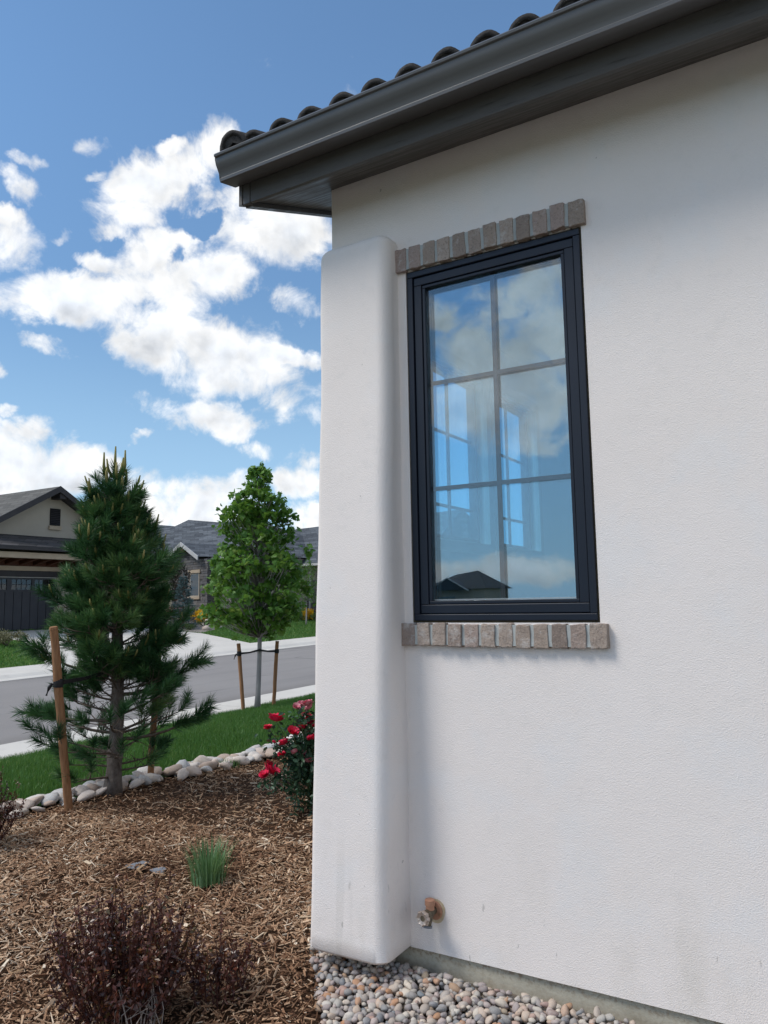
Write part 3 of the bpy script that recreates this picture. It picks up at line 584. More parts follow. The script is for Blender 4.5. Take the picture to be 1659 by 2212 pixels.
# ---- wood chips
def chips(xs, ys, zs, L, W, T, yaw, pitch, roll):
    n = len(xs); b = np.array([(-.5, -.5, -.5), (.5, -.5, -.5), (.5, .5, -.5), (-.5, .5, -.5), (-.5, -.5, .5), (.5, -.5, .5), (.5, .5, .5), (-.5, .5, .5)])
    v = np.repeat(b[None], n, 0); e = rng.uniform(0.25, 1.0, (n, 1)); e2 = rng.uniform(0.35, 1.0, (n, 1))
    v[:, :, 1] *= np.where(v[:, :, 0] > 0, e, e2); v[:, :, 1] += rng.uniform(-.5, .5, (n, 1)) * (v[:, :, 0] > 0)
    v = v * np.stack([L, W, T], 1)[:, None]
    def rot(v, a, i, j):
        c, s = np.cos(a)[:, None], np.sin(a)[:, None]; p, q = v[:, :, i].copy(), v[:, :, j].copy(); v[:, :, i] = c * p - s * q; v[:, :, j] = s * p + c * q
    rot(v, roll, 1, 2); rot(v, pitch, 0, 2); rot(v, yaw, 0, 1)
    v += np.stack([xs, ys, zs], 1)[:, None]
    f = np.array([(0, 3, 2, 1), (4, 5, 6, 7), (0, 1, 5, 4), (1, 2, 6, 5), (2, 3, 7, 6), (3, 0, 4, 7)])
    return v.reshape(-1, 3), (f[None] + (np.arange(n) * 8)[:, None, None]).reshape(-1)
zm = np.vectorize(z_mulch)
def sample(n, x0, x1, y0, y1):
    xs = rng.uniform(x0, x1, n); ys = rng.uniform(y0, y1, n)
    ok = np.array([(edge_x(y) + 0.12 + rng.uniform(-.05, .1) < x < (gravel_x(y) + rng.uniform(-.05, .03) if y < 0 else -1.95)) and inframe(x, y, 0.0, 0.30) for x, y in zip(xs, ys)]); return xs[ok], ys[ok]
X1, Y1 = sample(62000, -5.5, -1.6, -2.0, 1.2); X2, Y2 = sample(26000, -5.5, -1.9, 1.2, 6.0)
xs = np.concatenate([X1, X2]); ys = np.concatenate([Y1, Y2]); n = len(xs)
L = np.clip(rng.lognormal(math.log(0.023), 0.6, n), 0.007, 0.085); W = np.clip(rng.lognormal(math.log(0.0050), 0.6, n), 0.0013, 0.018); T = rng.uniform(0.0012, 0.0035, n)
pit = rng.normal(0, 0.28, n); zz = zm(xs, ys) + rng.uniform(-0.006, 0.016, n) + np.abs(np.sin(pit)) * L * 0.25
v, f = chips(xs, ys, zz, L, W, T, rng.uniform(0, 6.28, n), pit, rng.normal(0, 0.5, n))
tn = np.clip(rng.beta(1.7, 2.6, n) + 0.16 * np.sin(xs * 2.3) * np.sin(ys * 3.1) + 0.13 * np.sin(xs * 7.1 + 3 * np.sin(ys * 2.2)) * np.sin(ys * 6.3 + xs) + np.where(rng.random(n) < 0.07, 0.4, 0) + 0.05, 0, 1)
tag(link('wood_chip_litter', mesh_np('wood_chip_litter', v, 4, f, M['chip_mass'], False, np.repeat(tn, 8)), mulch), kind='stuff')
cm = []
for i in range(10):
    v, f = chips(np.zeros(1), np.zeros(1), np.zeros(1), np.array([1.0]), np.array([random.uniform(0.12, 0.3)]), np.array([0.05]), np.zeros(1), np.zeros(1), np.zeros(1)); cm.append(mesh_np('wood_chip', v, 4, f, M['chip']))
xs, ys = sample(2600, -5.2, -1.7, -1.4, 2.6); k = 0
for x, y in zip(xs, ys):
    if k >= 260: break
    if not inframe(x, y, 0, -0.01): continue
    s = random.uniform(0.028, 0.07); link('wood_chip', random.choice(cm), mulch, (x, y, z_mulch(x, y) + 0.016), (random.gauss(0, 0.3), random.gauss(0, 0.15), random.uniform(0, 6.3)), (s, s, s * 0.8)); k += 1

# ---- lawn grass
def blades(xs, ys, zs, h, w, lean, mat, name, tints, **kw):
    n = len(xs); a = rng.uniform(0, 6.28, n); la = rng.uniform(0, 6.28, n); ln = np.abs(rng.normal(0, lean, n)) * h
    dx, dy = np.cos(a) * w / 2, np.sin(a) * w / 2; lx, ly = np.cos(la) * ln, np.sin(la) * ln
    o = np.stack([xs, ys, zs], 1); z0 = np.zeros(n)
    V = np.stack([o + np.stack([-dx, -dy, z0], 1), o + np.stack([dx, dy, z0], 1), o + np.stack([dx * .75 + lx * .35, dy * .75 + ly * .35, h * .6], 1), o + np.stack([-dx * .75 + lx * .35, -dy * .75 + ly * .35, h * .6], 1), o + np.stack([lx, ly, h], 1)], 1)
    b = (np.arange(n) * 5)[:, None, None]; F = np.array([(0, 1, 2), (0, 2, 3), (3, 2, 4)])[None] + b
    return mesh_np(name, V.reshape(-1, 3), 3, F.reshape(-1), mat, False, np.repeat(tints, 5))
n = 230000; ys = rng.uniform(-1.0, 12.0, n); ex = np.interp(ys, [e[0] for e in EDGE], [e[1] for e in EDGE]); t = rng.uniform(0, 1, n) ** 0.85; xs = ex - 0.06 + (KX0 + 0.02 - ex + 0.06) * t
ok = np.array([inframe(x, y, -0.1, 0.2) for x, y in zip(xs, ys)]); xs, ys = xs[ok], ys[ok]; n = len(xs)
zs = np.array([z_lawn(x, y) for x, y in zip(xs, ys)]); pt = 0.5 + 0.5 * np.sin(xs * 1.9 + 2 * np.sin(ys * 1.3)) * np.sin(ys * 2.2)
tag(link('lawn_grass', blades(xs, ys, zs, rng.uniform(0.04, 0.105, n) * (0.8 + 0.3 * pt), rng.uniform(0.0035, 0.007, n), 0.35, M['grass'], 'lawn_grass', np.clip(rng.beta(2, 2.4, n) + 0.15 * (pt - .5) + np.where(rng.random(n) < .02, .5, 0), 0, 1))), 'thick mown green grass on the near verge', kind='stuff')
n = 60000; xs = rng.uniform(-30, FX2, n); ys = rng.uniform(6, 36, n)
ok = np.array([(not inpoly(x, y, dw)) and (not inpoly(x, y, rb)) and inframe(x, y, 0, 0.05) for x, y in zip(xs, ys)]); xs, ys = xs[ok], ys[ok]; n = len(xs)
tag(link('far_lawn_grass', blades(xs, ys, np.array([z_far(x, y) for x, y in zip(xs, ys)]), rng.uniform(0.04, 0.09, n), rng.uniform(0.02, 0.04, n), 0.5, M['grass'], 'far_lawn_grass', np.clip(rng.beta(2, 1.6, n), 0, 1))), 'short grass on the lawns across the street', kind='stuff')

# ---- river-rock edging
edging = thing('stone_edging', (-5.25, 2.2, 0), 'row of rounded pale river rocks edging the mulch bed against the lawn', 'edging')
rk = [stone_mesh('river_rock', M['river_rock'], 300 + i, 2, 0.22, random.uniform(0.5, 0.72)) for i in range(9)]
y = -0.4
while y < 5.2:
    big = random.uniform(0.05, 0.092); x = edge_x(y) + random.uniform(-0.02, 0.05)
    link('rock', random.choice(rk), edging, (x, y, 0.03 + big * 0.25), (random.uniform(-.4, .4), random.uniform(-.4, .4), random.uniform(0, 6.3)), (big * random.uniform(1, 1.45), big, big * random.uniform(0.75, 1.0)))
    for q in range(random.choice((1, 2, 2))):
        s = random.uniform(0.045, 0.08); link('rock', random.choice(rk), edging, (x + random.choice((0.13, 0.16, 0.1, -0.1)) + random.uniform(-.02, .03), y + random.uniform(-.07, .07), 0.015 + s * 0.3), (random.uniform(-.5, .5), random.uniform(-.5, .5), random.uniform(0, 6.3)), (s * random.uniform(1, 1.5), s, s * 0.85))
    y += big * random.uniform(1.1, 1.6)
# ---- bare patches of landscape fabric
for (cx, cy, rr, lab) in ((-3.62, 0.42, 0.085, 'larger scrap of grey landscape fabric showing through the mulch'), (-3.45, 0.42, 0.06, 'thin scrap of grey landscape fabric nearer the grass tuft')):
    m = MB(); P = [(cx + rr * (1 + 0.35 * math.sin(3 * a + cx)) * math.cos(a) * 0.55, cy + rr * (1 + 0.3 * math.cos(2 * a)) * math.sin(a), 0) for a in lin(0, 6.0, 14)]
    P = [(x, y, z_mulch(x, y) + 0.010 + 0.003 * math.sin(30 * x)) for x, y, _ in P]; c = (cx, cy, z_mulch(cx, cy) + 0.013); V = P + [c] + [(x, y, z - 0.004) for x, y, z in P]; k = len(P)
    m.add(V, [(i, (i + 1) % k, k) for i in range(k)] + [(i, (i + 1) % k, k + 1 + (i + 1) % k, k + 1 + i) for i in range(k)]); tag(m.build('landscape_fabric', M['fabric']), lab, 'fabric', 'fabric scraps in the mulch')

# ---------------------------------------------------------------- the white stucco house
CX = -1.934
house = thing('stucco_house', (CX, 0.0, 0.139), 'white stucco house corner with dark eaves and a black framed window', 'house')
WX0, WX1, WZ0, WZ1 = -1.548, -0.778, 1.408, 2.912
m = MB(); holed_wall(m, lambda u, d, v: (u, d, v), CX, 7.0, 0.139, 3.42, [(WX0, WX1, WZ0, WZ1)], 0.2); m.build('front_wall', M['stucco'], house)
SW = [(0.72, 1.44, 1.82, 2.81), (1.60, 2.32, 1.82, 2.81)]
m = MB(); holed_wall(m, lambda u, d, v: (CX + d, u, v), 0.2, 6.0, 0.139, 3.40, SW, 0.1)
m.prism([(0.205, 3.40), (3.0, 4.43), (6.0, 3.40)], 'x', CX, CX + 0.2); m.build('side_wall', M['stucco'], house)
MB().box(CX + 0.2, 7, 5.8, 6, 0.139, 3.4).build('back_wall', M['stucco'], house)
MB().box(2.2, 2.3, 0.2, 5.8, 0.2, 3.1).build('partition_wall', M['interior'], house)
MB().box(CX + 0.113, 2.2, 4.2, 4.3, 0.2, 3.1).build('room_wall', M['interior'], house)
MB().box(CX + 0.1, 2.2, 0.2, 4.2, 3.1, 3.15).build('room_ceiling', M['interior'], house)
MB().box(CX + 0.1, 2.2, 0.2, 4.2, 0.15, 0.2).build('room_floor', M['floor_in'], house)
m = MB(); holed_wall(m, lambda u, d, v: (CX + 0.1005 + d, u, v), 0.2, 4.2, 0.2, 3.1, SW, 0.012); m.build('wall_lining', M['interior'], house)
MB().box(CX + 0.02, 7, 0.016, 0.18, -0.4, 0.139).build('footing', M['footing'], house)
MB().box(CX + 0.02, CX + 0.2, 0.18, 6, -0.4, 0.139).build('side_footing', M['footing'], house)
# battered stucco buttress at the corner, soft rounded edges
m = MB(); PX0, PX1, ZT, RT, RC = CX - 0.008, -1.588, 3.085, 0.055, 0.055
zl = [(0.135, 0.012)] + [(0.148, 0.0)] + [(z, 0.0) for z in np.linspace(0.2, ZT - RT, 34)] + [(ZT - RT + RT * math.sin(a), RT * (1 - math.cos(a))) for a in np.linspace(0.2, 1.5, 7)]
rings = []
for z, ins in zl:
    p = np.interp(z, [0.139, 1.1, 2.45, 3.1], [0.208, 0.168, 0.105, 0.098]) - ins; x0, x1 = PX0 + ins, PX1 - ins; rc = RC * min(1, p / 0.1)
    ring = [(x1, 0.01), (x1, -0.25 * (p - rc)), (x1, -(p - rc))]
    for a in np.linspace(0, math.pi / 2, 9)[1:-1]: ring.append((x1 - rc * (1 - math.cos(a)), -(p - rc) - rc * math.sin(a)))
    ring += [(x1 - rc, -p)] + [(x1 - rc + (x0 + 0.03 - x1 + rc) * t, -p) for t in np.linspace(0, 1, 8)[1:-1]] + [(x0 + 0.03, -p)]
    for a in np.linspace(0, math.pi / 2, 7)[1:-1]: ring.append((x0 + 0.03 - 0.03 * math.sin(a), -p + 0.03 * (1 - math.cos(a))))
    ring += [(x0, -(p - 0.03)), (x0, 0.01)]
    rings.append([(x + 0.0015 * math.sin(9 * z + 4 * x), y + 0.002 * math.sin(5.1 * z + 11 * x), z) for x, y in ring])
k = len(rings[0]); V = [p for r_ in rings for p in r_]; F = [(i * k + j, i * k + j + 1, (i + 1) * k + j + 1, (i + 1) * k + j) for i in range(len(rings) - 1) for j in range(k - 1)] + [tuple(range(k)), tuple(range((len(rings) - 1) * k, len(rings) * k))]
m.add(V, F); m.build('buttress', M['stucco'], house, smooth=True, sharp=50)
# brick lintel and sill
def brick_band(name, x0, x1, z0, z1, yf, n, seed):
    r = random.Random(seed); p = (x1 - x0) / n; root = MB(); root.box(x0 + 0.01, x1 - 0.01, yf + 0.0055, 0.03, z0 + 0.005, z1 - 0.004)
    bo = root.build(name, M['mortar'], house)
    for i in range(n):
        a = x0 + i * p + (0.007 if i else 0); b = x0 + (i + 1) * p - (0.007 if i < n - 1 else 0); bm = bmesh.new()
        bmesh.ops.create_cube(bm, size=1.0); bmesh.ops.subdivide_edges(bm, edges=bm.edges[:], cuts=2, use_grid_fill=True)
        dz = r.uniform(-0.004, 0.004); dy = r.uniform(-0.004, 0.003); z1_, z0_ = z1 + dz, z0 + dz * 0.6
        for v in bm.verts:
            o = v.co.copy(); e = sum(abs(abs(c) - 0.5) < 1e-4 for c in o)
            if e >= 2: o *= 1 - 0.004 * (e - 1)
            v.co = ((a + b) / 2 + o.x * (b - a) + r.uniform(-1, 1) * 0.0022, (yf + dy + 0.03) / 2 + o.y * (0.03 - yf - dy) + r.uniform(-1, 1) * 0.0016, (z0_ + z1_) / 2 + o.z * (z1_ - z0_) + r.uniform(-1, 1) * 0.0028)
            v.co -= WLOC[bo]
        me = bpy.data.meshes.new('brick'); bm.to_mesh(me); bm.free(); me.materials.append(M['brick'])
        o = link('brick', me, bo, WLOC[bo]); md = o.modifiers.new('bevel', 'BEVEL'); md.width = 0.0018; md.segments = 1; md.limit_method = 'ANGLE'; md.angle_limit = R(50)
brick_band('brick_lintel', -1.598, -0.757, 2.912, 3.012, -0.024, 12, 5)
brick_band('brick_sill', -1.592, -0.747, 1.316, 1.404, -0.030, 12, 6)
# window
win = MB(); 
def ring(m, x0, x1, z0, z1, w, yf, yb):
    m.box(x0, x1, yf, yb, z0, z0 + w); m.box(x0, x1, yf, yb, z1 - w, z1); m.box(x0, x0 + w, yf, yb, z0 + w, z1 - w); m.box(x1 - w, x1, yf, yb, z0 + w, z1 - w); return m
window = ring(MB(), -1.540, -0.785, 1.416, 2.905, 0.026, -0.006, 0.09).build('window', M['frame'], house, bevel=0.003)
ring(MB(), -1.547, -0.779, 1.409, 2.911, 0.009, 0.004, 0.05).build('sealant_joint', M['sealant'], window)
ring(MB(), -1.5115, -0.8135, 1.4445, 2.8765, 0.036, 0.002, 0.07).build('sash', M['frame'], window, bevel=0.003)
ring(MB(), -1.4735, -0.8515, 1.4825, 2.8385, 0.013, 0.007, 0.065).build('glazing_bead', M['frame'], window, bevel=0.002)
MB().box(-1.460, -0.865, 0.024, 0.027, 1.496, 2.825).build('glass_pane', M['glass'], window)
MB().box(-1.460, -0.865, 0.028, 0.032, 1.4965, 1.502).build('spacer', M['white_trim'], window)
MB().box(-1.460, -0.865, 0.050, 0.053, 1.496, 2.825).build('inner_pane', M['glass_low_e'], window)
MB().box(-1.172, -1.154, 0.034, 0.042, 1.4965, 2.8245).build('muntin', M['muntin'], window)
for z in (1.949, 2.400):
    MB().box(-1.4595, -1.1725, 0.035, 0.041, z + 0.002, z + 0.019).build('muntin', M['muntin'], window); MB().box(-1.1535, -0.8655, 0.035, 0.041, z + 0.002, z + 0.019).build('muntin', M['muntin'], window)
# the two windows of the side wall, seen through the room
for (y0, y1, z0, z1), mun in zip(SW, (1.07, 1.96)):
    def ringy(m, a0, a1, c0, c1, w, xf, xb):
        m.box(xf, xb, a0, a1, c0, c0 + w); m.box(xf, xb, a0, a1, c1 - w, c1); m.box(xf, xb, a0, a0 + w, c0 + w, c1 - w); m.box(xf, xb, a1 - w, a1, c0 + w, c1 - w); return m
    sw = ringy(MB(), y0, y1, z0, z1, 0.03, CX + 0.01, CX + 0.06).build('side_window', M['muntin'], house)
    MB().box(CX + 0.025, CX + 0.028, y0 + 0.031, y1 - 0.031, z0 + 0.031, z1 - 0.031).build('pane', M['glass2'], sw)
    MB().box(CX + 0.036, CX + 0.050, mun - 0.009, mun + 0.009, z0 + 0.03, z1 - 0.03).build('muntin', M['muntin'], sw)
    for z in (2.012, 2.43): MB().box(CX + 0.030, CX + 0.035, y0 + 0.03, y1 - 0.03, z, z + 0.018).build('muntin', M['muntin'], sw)
    ringy(MB(), y0 - 0.06, y1 + 0.06, z0 - 0.06, z1 + 0.06, 0.06, CX + 0.1135, CX + 0.128).build('casing', M['white_trim'], sw)
# eaves: sloping soffit, fascia, rake, gutter, barrel tiles
SL = 0.372; RX = -2.229; FY = -0.28; FZ = 3.296
m = MB(); sof = lambda y: FZ + 0.008 + SL * (y - FY)
m.add([(RX + 0.02, FY + 0.018, sof(FY + 0.018)), (7, FY + 0.018, sof(FY + 0.018)), (7, 0.1, sof(0.1)), (RX + 0.02, 0.1, sof(0.1)), (RX + 0.02, 3.0, sof(3.0)), (CX + 0.1, 3.0, sof(3.0)), (CX + 0.1, 0.1, sof(0.1))], [(0, 1, 2, 6, 3), (3, 6, 5, 4)]); m.build('soffit', M['trim'], house)
MB().box(RX + 0.043, 7, FY, FY + 0.02, FZ, 3.45).build('fascia_board', M['trim'], house, bevel=0.003)
MB().box(RX, RX + 0.0405, FY - 0.001, FY + 0.02, FZ - 0.001, 3.45).build('fascia_end', M['trim'], house, bevel=0.002)
c0, c1 = FZ - 0.004, 3.45
MB().prism([(FY - 0.004, c0), (FY - 0.004, c1), (3.0, c1 + SL * (3 - FY)), (3.0, c0 + SL * (3 - FY))], 'x', RX - 0.022, RX - 0.002).build('rake_board', M['trim'], house, bevel=0.002)
MB().prism([(FY + 0.02, c0 - 0.004), (FY + 0.02, c0 + 0.016), (3.0, c0 + 0.016 + SL * (2.98 - FY)), (3.0, c0 - 0.004 + SL * (2.98 - FY))], 'x', RX + 0.0, RX + 0.035).build('rake_trim', M['trim'], house)
gp = [(-0.286, 3.478), (-0.286, 3.388), (-0.382, 3.366), (-0.3885, 3.368), (-0.3905, 3.379), (-0.387, 3.385), (-0.392, 3.402), (-0.402, 3.418), (-0.412, 3.434), (-0.4175, 3.452), (-0.4185, 3.464), (-0.4275, 3.466), (-0.4300, 3.474), (-0.4240, 3.482), (-0.408, 3.484), (-0.408, 3.474), (-0.4145, 3.470), (-0.4135, 3.452), (-0.408, 3.436), (-0.398, 3.420), (-0.388, 3.404), (-0.383, 3.386), (-0.382, 3.372), (-0.290, 3.392), (-0.290, 3.478)]
gut = MB().prism(gp, 'x', -2.268, 7.0).build('gutter', M['metal'], house, smooth=True, sharp=40)
MB().prism([(-0.287, 3.476), (-0.287, 3.389), (-0.383, 3.367), (-0.390, 3.38), (-0.393, 3.404), (-0.413, 3.436), (-0.419, 3.455), (-0.421, 3.48)], 'x', -2.271, -2.2685).build('end_cap', M['metal'], gut)
rz = lambda y: 3.435 + SL * (y - FY)
m = MB(); m.prism([(FY - 0.01, rz(FY - 0.01)), (3.0, rz(3.0)), (6.5, rz(-0.5)), (6.5, rz(-0.5) - 0.03), (3.0, rz(3.0) - 0.03), (FY - 0.01, rz(FY - 0.01) - 0.03)], 'x', RX - 0.01, 7.0); roof = m.build('roof', M['trim'], house)
def tile_mesh(ro, ri, ln, seed):
    r = random.Random(seed); m = MB(); n = 14; V = []; A = [math.pi * i / n for i in range(n + 1)]
    for yy, sc in ((0, 1.0), (ln, 0.93)):
        for a in A: V.append((ro * sc * math.cos(a), yy + r.uniform(-.002, .002), ro * sc * math.sin(a) * (1 + r.uniform(-.012, .012))))
        for a in A: V.append((ri * sc * math.cos(a), yy, ri * sc * math.sin(a)))
    k = n + 1; F = []
    for i in range(n): F += [(i, i + 1, 2 * k + i + 1, 2 * k + i), (k + i, k + i + 1, 3 * k + i + 1, 3 * k + i), (i, i + 1, k + i + 1, k + i)]
    # ragged mortar plug set back in the mouth of the tile
    V += [((ri + 0.003) * math.cos(a) * r.uniform(.9, 1.0), 0.003 + r.uniform(0, .007), (ri + 0.003) * math.sin(a) * r.uniform(.9, 1.0)) for a in A] + [(0, 0.004, ri * .5)]
    F += [(4 * k + i, 4 * k + i + 1, 5 * k) for i in range(n)]
    m.add(V, F); return m.mesh('tile', M['tile'], True)
tm = [tile_mesh(0.072, 0.053, 0.42, 40 + i) for i in range(4)]; ang = math.atan(SL)
for course in range(2):
    for i in range(31):
        y = -0.365 + course * 0.36 * math.cos(ang); x = -2.095 + i * 0.1575 + random.uniform(-.004, .004)
        link('roof_tile', random.choice(tm), roof, (x, y, 3.482 + SL * (y + 0.365) + random.uniform(-.003, .003) + 0.012 * course), (ang, 0, random.uniform(-.012, .012)))
rt = tile_mesh(0.078, 0.060, 0.42, 77)
for course in range(3): link('rake_tile', rt, roof, (-2.192, -0.385 + course * 0.36, 3.497 + SL * course * 0.36), (ang, 0, 0))
# ---------------------------------------------------------------- hose bib
bib = thing('hose_bib', (-1.478, 0, 0.293), 'copper coloured hose bib with a ribbed wheel handle on the white wall', 'hose bib')
m = MB(); V = [(-1.474 + 0.040 * (1 + 0.06 * math.sin(3 * a)) * math.cos(a), -0.0035, 0.295 + 0.047 * (1 + .05 * math.cos(2 * a)) * math.sin(a)) for a in lin(0, 6.0, 18)]; V2 = [(x, 0.002, z) for x, _, z in V]
m.add(V + V2, [tuple(range(18))] + [(i, (i + 1) % 18, 18 + (i + 1) % 18, 18 + i) for i in range(18)]); m.build('caulk_ring', M['caulk'], bib)
m = MB(); V = []
for yy, sc in ((0.001, 1.0), (-0.009, 1.0), (-0.013, 0.9)): V += [(-1.474 + sc * 0.030 * math.cos(a), yy, 0.297 + sc * (0.036 if math.sin(a) > 0 else 0.033) * math.sin(a)) for a in lin(0, 6.0, 20)]
m.add(V, [(r_ * 20 + i, r_ * 20 + (i + 1) % 20, (r_ + 1) * 20 + (i + 1) % 20, (r_ + 1) * 20 + i) for r_ in range(2) for i in range(20)] + [tuple(range(40, 60))]); fl = m.build('flange', M['copperpaint'], bib)
MB().tube([(-1.452, -0.012, 0.290), (-1.452, -0.017, 0.290)], 0.006, 10).build('screw', M['brass'], fl)
MB().tube([(-1.477, -0.010, 0.302), (-1.479, -0.035, 0.300), (-1.480, -0.060, 0.298)], [0.015, 0.0165, 0.017], 14).build('valve_body', M['darkbrass'], bib, smooth=True, sharp=50)
MB().tube([(-1.480, -0.058, 0.300), (-1.480, -0.075, 0.298), (-1.481, -0.079, 0.298), (-1.481, -0.090, 0.297)], [0.019, 0.019, 0.009, 0.009], 10).build('packing_nut', M['darkbrass'], bib, sharp=40)
MB().tube([(-1.479, -0.040, 0.312), (-1.479, -0.040, 0.328), (-1.479, -0.040, 0.329), (-1.479, -0.040, 0.348), (-1.479, -0.040, 0.350)], [0.017, 0.017, 0.0195, 0.0195, 0.017], 18).build('vacuum_breaker_cap', M['copperpaint'], bib, smooth=True, sharp=40)
MB().tube([(-1.480, -0.045, 0.292), (-1.481, -0.050, 0.275), (-1.482, -0.056, 0.258)], [0.016, 0.014, 0.013], 14).build('spout', M['darkbrass'], bib, smooth=True, sharp=50)
MB().tube([(-1.482, -0.056, 0.258), (-1.482, -0.058, 0.250)], [0.0175, 0.0175], 16).build('spout_ring', M['greyplastic'], bib)
m = MB(); V = []; nn_ = 48; hc = Vector((-1.481, -0.094, 0.297)); ax = Vector((-0.10, -0.98, 0.05)).normalized(); ux = ax.cross(Vector((0, 0, 1))).normalized(); uz = ux.cross(ax)
prof = [(0.012, -0.004), (0.012, 0.004), (0.020, 0.006), (0.026, 0.009), (0.031, 0.004), (0.031, -0.005), (0.024, -0.007), (0.018, -0.004)]
for i in range(nn_):
    a = 2 * math.pi * i / nn_
    for (q, h) in prof:
        rr = 0.88 * q * (1 + (0.07 * math.cos(8 * a) + 0.03 * math.cos(24 * a)) * (q > 0.018)); V.append(hc + (ux * math.cos(a) + uz * math.sin(a)) * rr + ax * h)
kp = len(prof); F = [(i * kp + j, i * kp + (j + 1) % kp, ((i + 1) % nn_) * kp + (j + 1) % kp, ((i + 1) % nn_) * kp + j) for i in range(nn_) for j in range(kp)]
m.add(V, F); hd = m.build('wheel_handle', M['handle'], bib, smooth=True, sharp=45)
MB().tube([hc + ax * -0.006, hc + ax * 0.003], 0.0125, 12).build('handle_screw', M['darkbrass'], hd)

# ---------------------------------------------------------------- plants
def unit(v): return v / np.linalg.norm(v, axis=-1, keepdims=True)
def rot_rand(n, tilt=0.8, yaw=None):
    """n rotation matrices: random yaw, random tilt about a horizontal axis"""
    a = rng.uniform(0, 6.28, n) if yaw is None else yaw; t = rng.normal(0, tilt, n); u = rng.normal(0, tilt, n)
    ca, sa, ct, st, cu_, su = np.cos(a), np.sin(a), np.cos(t), np.sin(t), np.cos(u), np.sin(u); Z, O = np.zeros(n), np.ones(n)
    A = np.stack([np.stack([ca, -sa, Z], 1), np.stack([sa, ca, Z], 1), np.stack([Z, Z, O], 1)], 1)
    B = np.stack([np.stack([ct, Z, st], 1), np.stack([Z, O, Z], 1), np.stack([-st, Z, ct], 1)], 1)
    D = np.stack([np.stack([O, Z, Z], 1), np.stack([Z, cu_, -su], 1), np.stack([Z, su, cu_], 1)], 1)
    return A @ B @ D
def leaf_mesh(name, T, F, C, S, Rm, tint, mat):
    T = np.asarray(T, float); n = len(C); V = np.einsum('nij,kj->nki', Rm, T) * S[:, None, None] + C[:, None]
    F = np.asarray(F); idx = F[None] + (np.arange(n) * len(T))[:, None, None]
    return mesh_np(name, V.reshape(-1, 3), 3, idx.reshape(-1), mat, False, np.repeat(tint, len(T)))
# leaf outlines: base at the origin, blade along +x
mo = [(0.0, 0.02), (0.12, 0.20), (-0.02, 0.42), (0.25, 0.36), (0.34, 0.58), (0.52, 0.30), (0.74, 0.26), (1.0, 0.0)]
MAPLE_T = [(x - 0.1, y, -0.10 * abs(y)) for x, y in mo] + [(x - 0.1, -y, -0.10 * abs(y)) for x, y in mo[1:-1][::-1]] + [(0.35, 0, 0.04)]
kk = len(MAPLE_T) - 1; MAPLE_F = [(i, (i + 1) % kk, kk) for i in range(kk)]
OVAL_T = [(0, 0, 0), (0.3, 0.26, 0.03), (0.68, 0.24, 0.02), (1.0, 0, -0.08), (0.68, -0.24, 0.02), (0.3, -0.26, 0.03), (0.5, 0, -0.05)]; OVAL_F = [(i, (i + 1) % 6, 6) for i in range(6)]
DIA_T = [(0, 0, 0), (0.6, 0.24, 0.03), (1, 0, 0), (0.6, -0.24, 0.03)]; DIA_F = [(0, 1, 2), (0, 2, 3)]
def needle_mesh(name, S, D, Ln, per, nl, w, mat, base_t, spread=(0.55, 1.0), droop=0.0):
    """needles round every shoot: S start, D unit direction, Ln length, all world; per needles each"""
    n = len(S); S = np.repeat(S, per, 0); D = np.repeat(D, per, 0); Ln = np.repeat(Ln, per); bt = np.repeat(base_t, per); N_ = n * per
    t = rng.uniform(0.05, 1.0, N_); ref = np.where(np.abs(D[:, 2:3]) > 0.9, np.array([[1., 0, 0]]), np.array([[0, 0, 1.]])); a = unit(np.cross(D, ref)); b = np.cross(D, a)
    ph = rng.uniform(0, 6.28, N_); an = rng.uniform(spread[0], spread[1], N_) * (1.12 - 0.45 * t); q = a * np.cos(ph)[:, None] + b * np.sin(ph)[:, None]
    d = unit(D * np.cos(an)[:, None] + q * np.sin(an)[:, None] + np.array([[0, 0, -droop]])); o = S + D * (Ln * t)[:, None]; l = nl * rng.uniform(0.75, 1.15, N_)
    sd = unit(np.cross(d, rng.normal(0, 1, (N_, 3)))) * (w / 2); tip = o + d * l[:, None]; mid = o + d * (l * 0.55)[:, None] + np.array([[0, 0, 0.02]]) * l[:, None]
    V = np.stack([o - sd, o + sd, mid + sd * 0.9, mid - sd * 0.9, tip], 1); F = np.array([(0, 1, 2), (0, 2, 3), (3, 2, 4)])[None] + (np.arange(N_) * 5)[:, None, None]
    tt = np.clip(bt + rng.normal(0, 0.13, N_) + 0.12 * (t - 0.5), 0, 1); return mesh_np(name, V.reshape(-1, 3), 3, F.reshape(-1), mat, False, np.repeat(tt, 5))
def bez(p0, p1, p2, n=5): return [p0 * ((1 - t) ** 2) + p1 * (2 * t * (1 - t)) + p2 * (t * t) for t in np.linspace(0, 1, n)]

